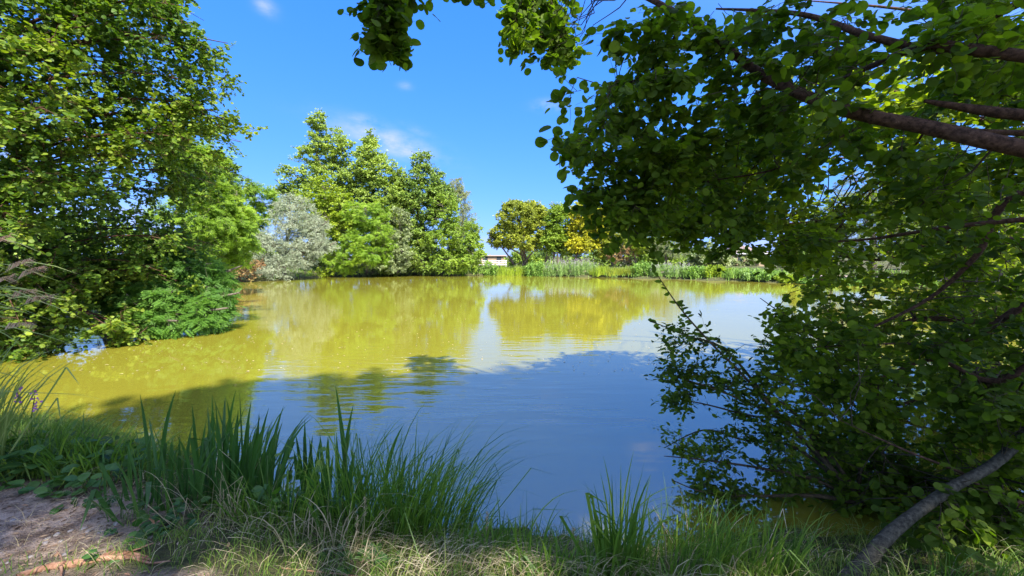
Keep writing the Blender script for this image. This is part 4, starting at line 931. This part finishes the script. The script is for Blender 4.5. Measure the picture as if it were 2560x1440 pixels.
clump('dry_stalk_tuft', 'dry straw coloured stalks bent over in front of the tall sedge', 820, 1400, 40, (.3, .1), .2, .5, .006, 'straw', (.2, 0), .8, .4, group=None)
clump('dry_stalk_tuft', 'thin tan stalks leaning left beside the dense iris', 560, 1330, 26, (.3, .15), .3, .62, .006, 'straw', (-.1, 0), .5, .4, group=None)
clump('dry_stalk_tuft', 'pale broken stalks among the sedge at bottom right', 1750, 1440, 34, (.4, .12), .25, .5, .006, 'straw', (.1, 0), .6, .5, group=None)
# leafy herbs
def herb(label, px, py, n_, spread, h, size, mat='iris', name='broadleaf_weed', flower=False, stem_h=None):
    zc = .25; v = P(px, py, 1) - CAM; s = (zc - CAM[2]) / v[2]; c = CAM + v * s
    c[2] = float(gz(np.array([c[0]]), np.array([c[1]]))[0]); t = thing(name, label, 'plant', c, 'broad leaved weeds on the near bank' if name == 'broadleaf_weed' else None)
    wood = MB(); leaf = MB()
    a = rng.uniform(0, 6.28, n_); r_ = rng.random(n_) * spread
    b0 = c + np.stack([np.cos(a) * r_, np.sin(a) * r_, np.full(n_, -.02)], -1); t0 = b0 + np.stack([np.cos(a) * h * .4, np.sin(a) * h * .4, rng.uniform(.4, 1, n_) * h], -1)
    thin(wood, b0, t0, .004, .002, 0, 3)
    k = 5; pos = np.repeat(b0, k, 0) + np.repeat(t0 - b0, k, 0) * np.tile(np.linspace(.2, 1, k), n_)[:, None]
    d_ = nrm(rng.normal(size=pos.shape) * [1, 1, .3] + [0, -.2, .2])
    leaf.inst(OVAL, frames(d_, nrm(rng.normal(0, .35, pos.shape) + [0, -.3, 1])) * (size * rng.uniform(.6, 1.2, len(pos)))[:, None, None] * np.array([1.5, 1, 1])[None, None, :], pos)
    wood.build('stems', M['sedge'], t); leaf.build('leaves', M[mat], t)
    if flower:
        fl = MB(); top = c + np.array([.05, 0, stem_h])
        st = MB(); tube(st, smooth_path([c, c + [.0, 0, stem_h * .6], top], 4), [.005, .003], 5); tube(st, smooth_path([c + [0, 0, stem_h * .5], c + [-.08, 0, stem_h * 1.05]], 4), [.003, .002], 5); st.build('stalk', M['sedge'], t)
        pos = np.concatenate([top + np.stack([rng.normal(0, .012, 26), rng.normal(0, .012, 26), np.linspace(-.12, .03, 26)], -1), c + [-.08, 0, stem_h * 1.05] + np.stack([rng.normal(0, .01, 18), rng.normal(0, .01, 18), np.linspace(-.08, .03, 18)], -1)])
        fl.inst(DIAM, frames(nrm(rng.normal(size=pos.shape)), nrm(rng.normal(size=pos.shape))) * .022, pos); fl.build('flower_spike', purple, t)
purple = plain_mat('purple_petals', (.42, .12, .45), .6, .3, 20)
herb('purple flowered loosestrife on the bank at far left', 88, 1190, 10, .12, .25, .10, 'iris', 'purple_loosestrife', True, .62)
herb('leafy weed at the water edge right of the purple flower', 120, 1180, 30, .45, .26, .09, 'iris')
herb('leafy weed left of the broad iris above the bare soil', 230, 1200, 24, .4, .2, .08, 'iris')
herb('heart leaved weed at the foot of the broad iris', 380, 1340, 20, .3, .14, .06, 'iris')
herb('small weed beside the bare soil patch', 180, 1290, 8, .16, .08, .05, 'iris')
herb('round leaved weed under the tall sedge', 900, 1390, 10, .25, .10, .06, 'iris')
herb('leafy sprig poking out right of the dense iris', 720, 1240, 12, .14, .42, .07, 'sedge')

# reeds with plumes at the left edge
def reed(foot, tip, label, n_leaf=6):
    foot = np.array(foot); tip = np.array(tip); t = thing('plumed_reed', label, 'reed', foot, 'plumed reeds at the left edge')
    pts = smooth_path([foot, foot * .4 + tip * .6 + [-.22, 0, .26], tip], 8); mb = MB(); tube(mb, pts, [.006, .004, .002], 6); mb.build('stem', M['reed'], t)
    mb = MB(); ax = nrm((pts[-1] - pts[-4])[None])[0]; k = 34
    f = rng.random(k); b0 = pts[-1] - ax * .06 + ax * (f * .22)[:, None]; t0 = b0 + (ax * .09 + np.array([.05, 0, -.02])) * (1.2 - f)[:, None] * 1.3 + rng.normal(0, .008, (k, 3))
    blades(mb, b0, t0, np.full(k, .0045), 3, 0); mb.build('plume', M['plume'], t)
    mb = MB(); i0 = rng.integers(4, len(pts) - 4, n_leaf); b0 = pts[i0]; t0 = b0 + np.stack([rng.uniform(.25, .6, n_leaf), rng.normal(0, .15, n_leaf), rng.uniform(-.1, .25, n_leaf)], -1)
    blades(mb, b0, t0, np.full(n_leaf, .014), 6, .1, sidev=nrm(rng.normal(0, .3, (n_leaf, 3)) + [0, 1, .3])); mb.build('leaves', M['reed'], t)
RL = [((-4.375, 2.9), (62, 690, 2.75), 'plumed reed with the highest bowing plume inside the frame'), ((-4.38, 2.85), (30, 672, 2.7), 'plumed reed just left of the highest plume'), ((-4.37, 2.95), (40, 742, 2.75), 'plumed reed pointing right in the middle of the bunch'),
      ((-4.375, 2.8), (80, 755, 2.7), 'lowest plumed reed reaching farthest right'), ((-4.39, 2.85), (-15, 615, 2.75), 'upper plumed reed cut by the left edge'), ((-4.385, 2.9), (-10, 710, 2.7), 'plumed reed leaning at the left edge'), ((-4.36, 2.9), (30, 820, 2.75), 'short plumed reed below the others')]
for (fx, fy), tp, lab in RL:
    reed((fx, fy, G(fx, fy)[2]), P(*tp), lab)
clump('reed_clump', 'bunch of green reed leaves at the left frame edge', -90, 1200, 120, (.28, .2), .7, 1.35, .016, 'reed', (.3, .05), .3, .1, d=3.0)

# short bank grass
mb = MB(); k = 170000
gx_ = rng.uniform(-8.5, 7, k); gy_ = rng.uniform(1.0, 7, k)
sdv = shore_dist(gx_, gy_) + .12 * lump(gx_, gy_, 1.6) * np.exp(-np.hypot(gx_, gy_) / 12)
dm = dirt_mask(gx_, gy_); patch = lump(gx_ * 1.3, gy_ * 1.3, 2)
ok = (sdv > .02) & (sdv < 2.6) & (rng.random(k) > dm * 1.15 - .03) & (rng.random(k) < .85 + patch * .3); gx_, gy_ = gx_[ok], gy_[ok]; k = len(gx_)
b0 = np.stack([gx_, gy_, ground_z(gx_, gy_) - .01], -1)
hh = rng.gamma(4, .016, k) + .02; hh *= 1 - .5 * dirt_mask(gx_, gy_)
t0 = b0 + np.concatenate([rng.normal(0, .75, (k, 2)) * hh[:, None], hh[:, None]], -1)
blades(mb, b0, t0, rng.uniform(.003, .006, k), 3)
tag(mb.build('bank_grass', M['grass']), 'short mixed green grass covering the near bank', 'grass', kind='stuff')
# dry lying grass
mb = MB(); k = 9000
gx_ = rng.uniform(-3.2, 3, k); gy_ = rng.uniform(1.5, 3.0, k)
w_ = np.exp(-(((gx_ + .1) / 1.0) ** 2 + ((gy_ - 2.15) / .3) ** 2)) + .12
ok = (shore_dist(gx_, gy_) > .1) & (rng.random(k) < w_); gx_, gy_ = gx_[ok], gy_[ok]; k = len(gx_)
b0 = np.stack([gx_, gy_, ground_z(gx_, gy_) + rng.uniform(0, .05, k)], -1)
L_ = rng.uniform(.1, .38, k); a = rng.normal(.2, .9, k)
t0 = b0 + np.stack([np.cos(a) * L_, np.sin(a) * L_ * .5, rng.uniform(-.02, .07, k)], -1)
blades(mb, b0, t0, rng.uniform(.002, .0045, k), 4)
tag(mb.build('dry_grass', M['straw']), 'dry straw coloured grass lying flat on the bank', 'grass', kind='stuff')
# grass heads
for i, (px, py, py2, lab) in enumerate([(900, 1400, 1255, 'tan seed head before the tall sedge'), (880, 1410, 1300, 'short tan seed head left of the taller one'), (1205, 1400, 1290, 'tan seed head at the edge of the arching sedge'), (1420, 1440, 1330, 'tan seed head over the blue water')]):
    v = P(px, py, 1) - CAM; c = CAM + v * ((.2 - CAM[2]) / v[2]); tp = P(px + 12, py2, c[1] + .05)
    t = thing('grass_seed_head', lab, 'grass stalk', c, 'tan seed heads on the near bank')
    mb = MB(); tube(mb, smooth_path([c, (c + tp) / 2 + [.01, 0, .02], tp], 4), [.002, .001], 4); mb.build('stalk', M['straw'], t)
    mb = MB(); pos = tp + np.stack([rng.normal(0, .004, 40), rng.normal(0, .004, 40), np.linspace(-.09, .02, 40)], -1)
    mb.inst(DIAMN, frames(nrm(rng.normal(0, .4, pos.shape) + [0, 0, 1]), nrm(rng.normal(size=pos.shape))) * .02, pos); mb.build('seed_head', M['straw'], t)

# dead wood, stones, fallen leaves
wood_m = bark_mat('dead_wood', (.16, .075, .045), (.42, .24, .15), 18)
def fallen(label, pts, rad, name='fallen_branch', forks=()):
    W = []
    for (px, py) in pts:
        v = P(px, py, 1) - CAM; c = CAM + v * ((.36 - CAM[2]) / v[2]); c[2] = float(gz(np.array([c[0]]), np.array([c[1]]))[0]) + rad[0] * .6; W.append(c)
    mb = MB(); sp = smooth_path(W, 5); tube(mb, sp, rad, 7, .25)
    for f in forks:
        s = sp[int(f[0] * (len(sp) - 1))]; tube(mb, smooth_path([s, s + np.array(f[1]) * .5 + rng.normal(0, .01, 3), s + np.array(f[1])], 4), [rad[0] * .6, rad[0] * .2], 6, .2)
    o = mb.build(name, wood_m, origin=W[0]); tag(o, label, 'branch')
fallen('reddish dead branch lying across the bare soil at lower left', [(40, 1425), (110, 1398), (190, 1390), (260, 1378), (330, 1372), (380, 1376)], [.016, .022, .014, .006], forks=[(.3, (.15, -.12, .01)), (.6, (.2, .08, .03)), (.8, (.25, -.05, .02))])
fallen('thin curved dead twig standing on the bare soil', [(140, 1345), (152, 1365), (150, 1385)], [.004, .003])
fallen('short brown strip of bark beside the dead branch', [(245, 1375), (300, 1362), (372, 1368)], [.012, .014, .004])
fallen('pale dry stalk lying along the bottom grass', [(700, 1380), (850, 1395), (1000, 1410), (1200, 1418)], [.003, .003, .002])
soil_leaf = plain_mat('brown_leaf', (.38, .20, .10), .7, .3, 30)
for i in range(26):
    x = rng.uniform(-4.2, .5); y = rng.uniform(1.75, 2.9); c = np.array(G(x, y, .012))
    if i == 0: v = P(372, 1295, 1) - CAM; c = CAM + v * ((.45 - CAM[2]) / v[2])
    mb = MB(); mb.inst(OVAL, frames(nrm(rng.normal(size=(1, 3)) * [1, 1, .2] - ([0, 0, 2.0] if i == 0 else 0)), nrm(np.array([[0, -.2, 1]]) + rng.normal(0, .3, (1, 3)))) * (.06 if i == 0 else .03), c[None])
    o = mb.build('fallen_leaf', soil_leaf, origin=c)
    tag(o, 'curled orange brown leaf hanging in the broad iris' if i == 0 else 'small brown fallen leaf lying on the near bank', 'leaf', None if i == 0 else 'fallen leaves scattered on the near bank')
stone_m = plain_mat('pebble', (.32, .28, .25), .9, .35, 40)
import bmesh
bm = bmesh.new(); bmesh.ops.create_icosphere(bm, subdivisions=2, radius=1)
for v in bm.verts: v.co *= 1 + .15 * math.sin(v.co.x * 3 + v.co.y * 5); v.co.z *= .5
me = bpy.data.meshes.new('pebble'); bm.to_mesh(me); bm.free(); me.materials.append(stone_m)
for p_ in me.polygons: p_.use_smooth = True
for i in range(110):
    x = rng.uniform(-4.4, -1.4); y = rng.uniform(1.7, 2.75)
    if dirt_mask(np.array([x]), np.array([y]))[0] < .5: continue
    o = bpy.data.objects.new('pebble', me); col.objects.link(o); s = rng.uniform(.006, .018); o.scale = (s * rng.uniform(.8, 1.5), s, s); o.rotation_euler = (0, 0, rng.uniform(0, 6)); o.location = G(x, y, .0)
    tag(o, 'small grey pebble on the bare soil at lower left', 'stone', 'pebbles on the bare soil patch')

mb = MB(); k = 9000
x = rng.uniform(-4.8, .5, k); y = rng.uniform(1.4, 3.2, k); ok = rng.random(k) < .12 + .9 * dirt_mask(x, y); x, y = x[ok], y[ok]; k = len(x)
a = rng.uniform(0, 6.28, k); pos = np.stack([x, y, ground_z(x, y) + .004], -1)
mb.inst(DIAMN, frames(np.stack([np.cos(a), np.sin(a), rng.normal(0, .15, k)], -1), nrm(rng.normal(0, .3, (k, 3)) + [0, 0, 1])) * rng.uniform(.008, .045, (k, 1, 1)), pos)
tag(mb.build('soil_litter', M['litter']), 'brown crumbs and dry leaf bits littering the bare soil', 'litter', kind='stuff')

# floating leaves and specks
fl_m = plain_mat('floating_leaf', (.55, .45, .22), .5, .4, 30)
me0 = None
for i in range(70):
    while True:
        px = rng.uniform(60, 1700); py = rng.uniform(730, 940); v = P(px, py, 1) - CAM; c = CAM + v * ((0.006 - CAM[2]) / v[2])
        if shore_dist(np.array([c[0]]), np.array([c[1]]))[0] < -.6: break
    if me0 is None:
        mb = MB(); mb.inst(OVAL, frames(np.array([[1.0, 0, 0]]), np.array([[0, 0, 1.0]])) * 1.0, np.zeros((1, 3))); o = mb.build('floating_leaf', fl_m); me0 = o.data
    else:
        o = bpy.data.objects.new('floating_leaf', me0); col.objects.link(o)
    s = rng.uniform(.03, .07); o.scale = (s, s, s * .5); o.rotation_euler = (0, 0, rng.uniform(0, 6.28)); o.location = (c[0], c[1], .012)
    tag(o, 'small pale leaf floating on the pond', 'leaf', 'leaves floating on the pond')
mb = MB(); k = 700
px = rng.uniform(100, 1800, k); py = 705 + 230 * rng.random(k) ** 1.3
pos = []
for a_, b_ in zip(px, py):
    v = P(a_, b_, 1) - CAM; pos.append(CAM + v * ((0.004 - CAM[2]) / v[2]))
pos = np.array(pos); pos = pos[shore_dist(pos[:, 0], pos[:, 1]) < -.8]; k = len(pos)
a_ = rng.uniform(0, 6.28, k); mb.inst(DIAM, frames(np.stack([np.cos(a_), np.sin(a_), np.zeros(k)], -1), np.tile([0, 0, 1.0], (k, 1))) * rng.uniform(.02, .05, (k, 1, 1)), pos + [0, 0, .006])
tag(mb.build('floating_specks', M['straw']), 'tiny pale specks drifting on the yellow green water', 'debris', kind='stuff')

for o in scene.objects:
    if '_o' in o: del o['_o']
print('verts', sum(len(o.data.vertices) for o in scene.objects if o.type == 'MESH'), 'size ok')
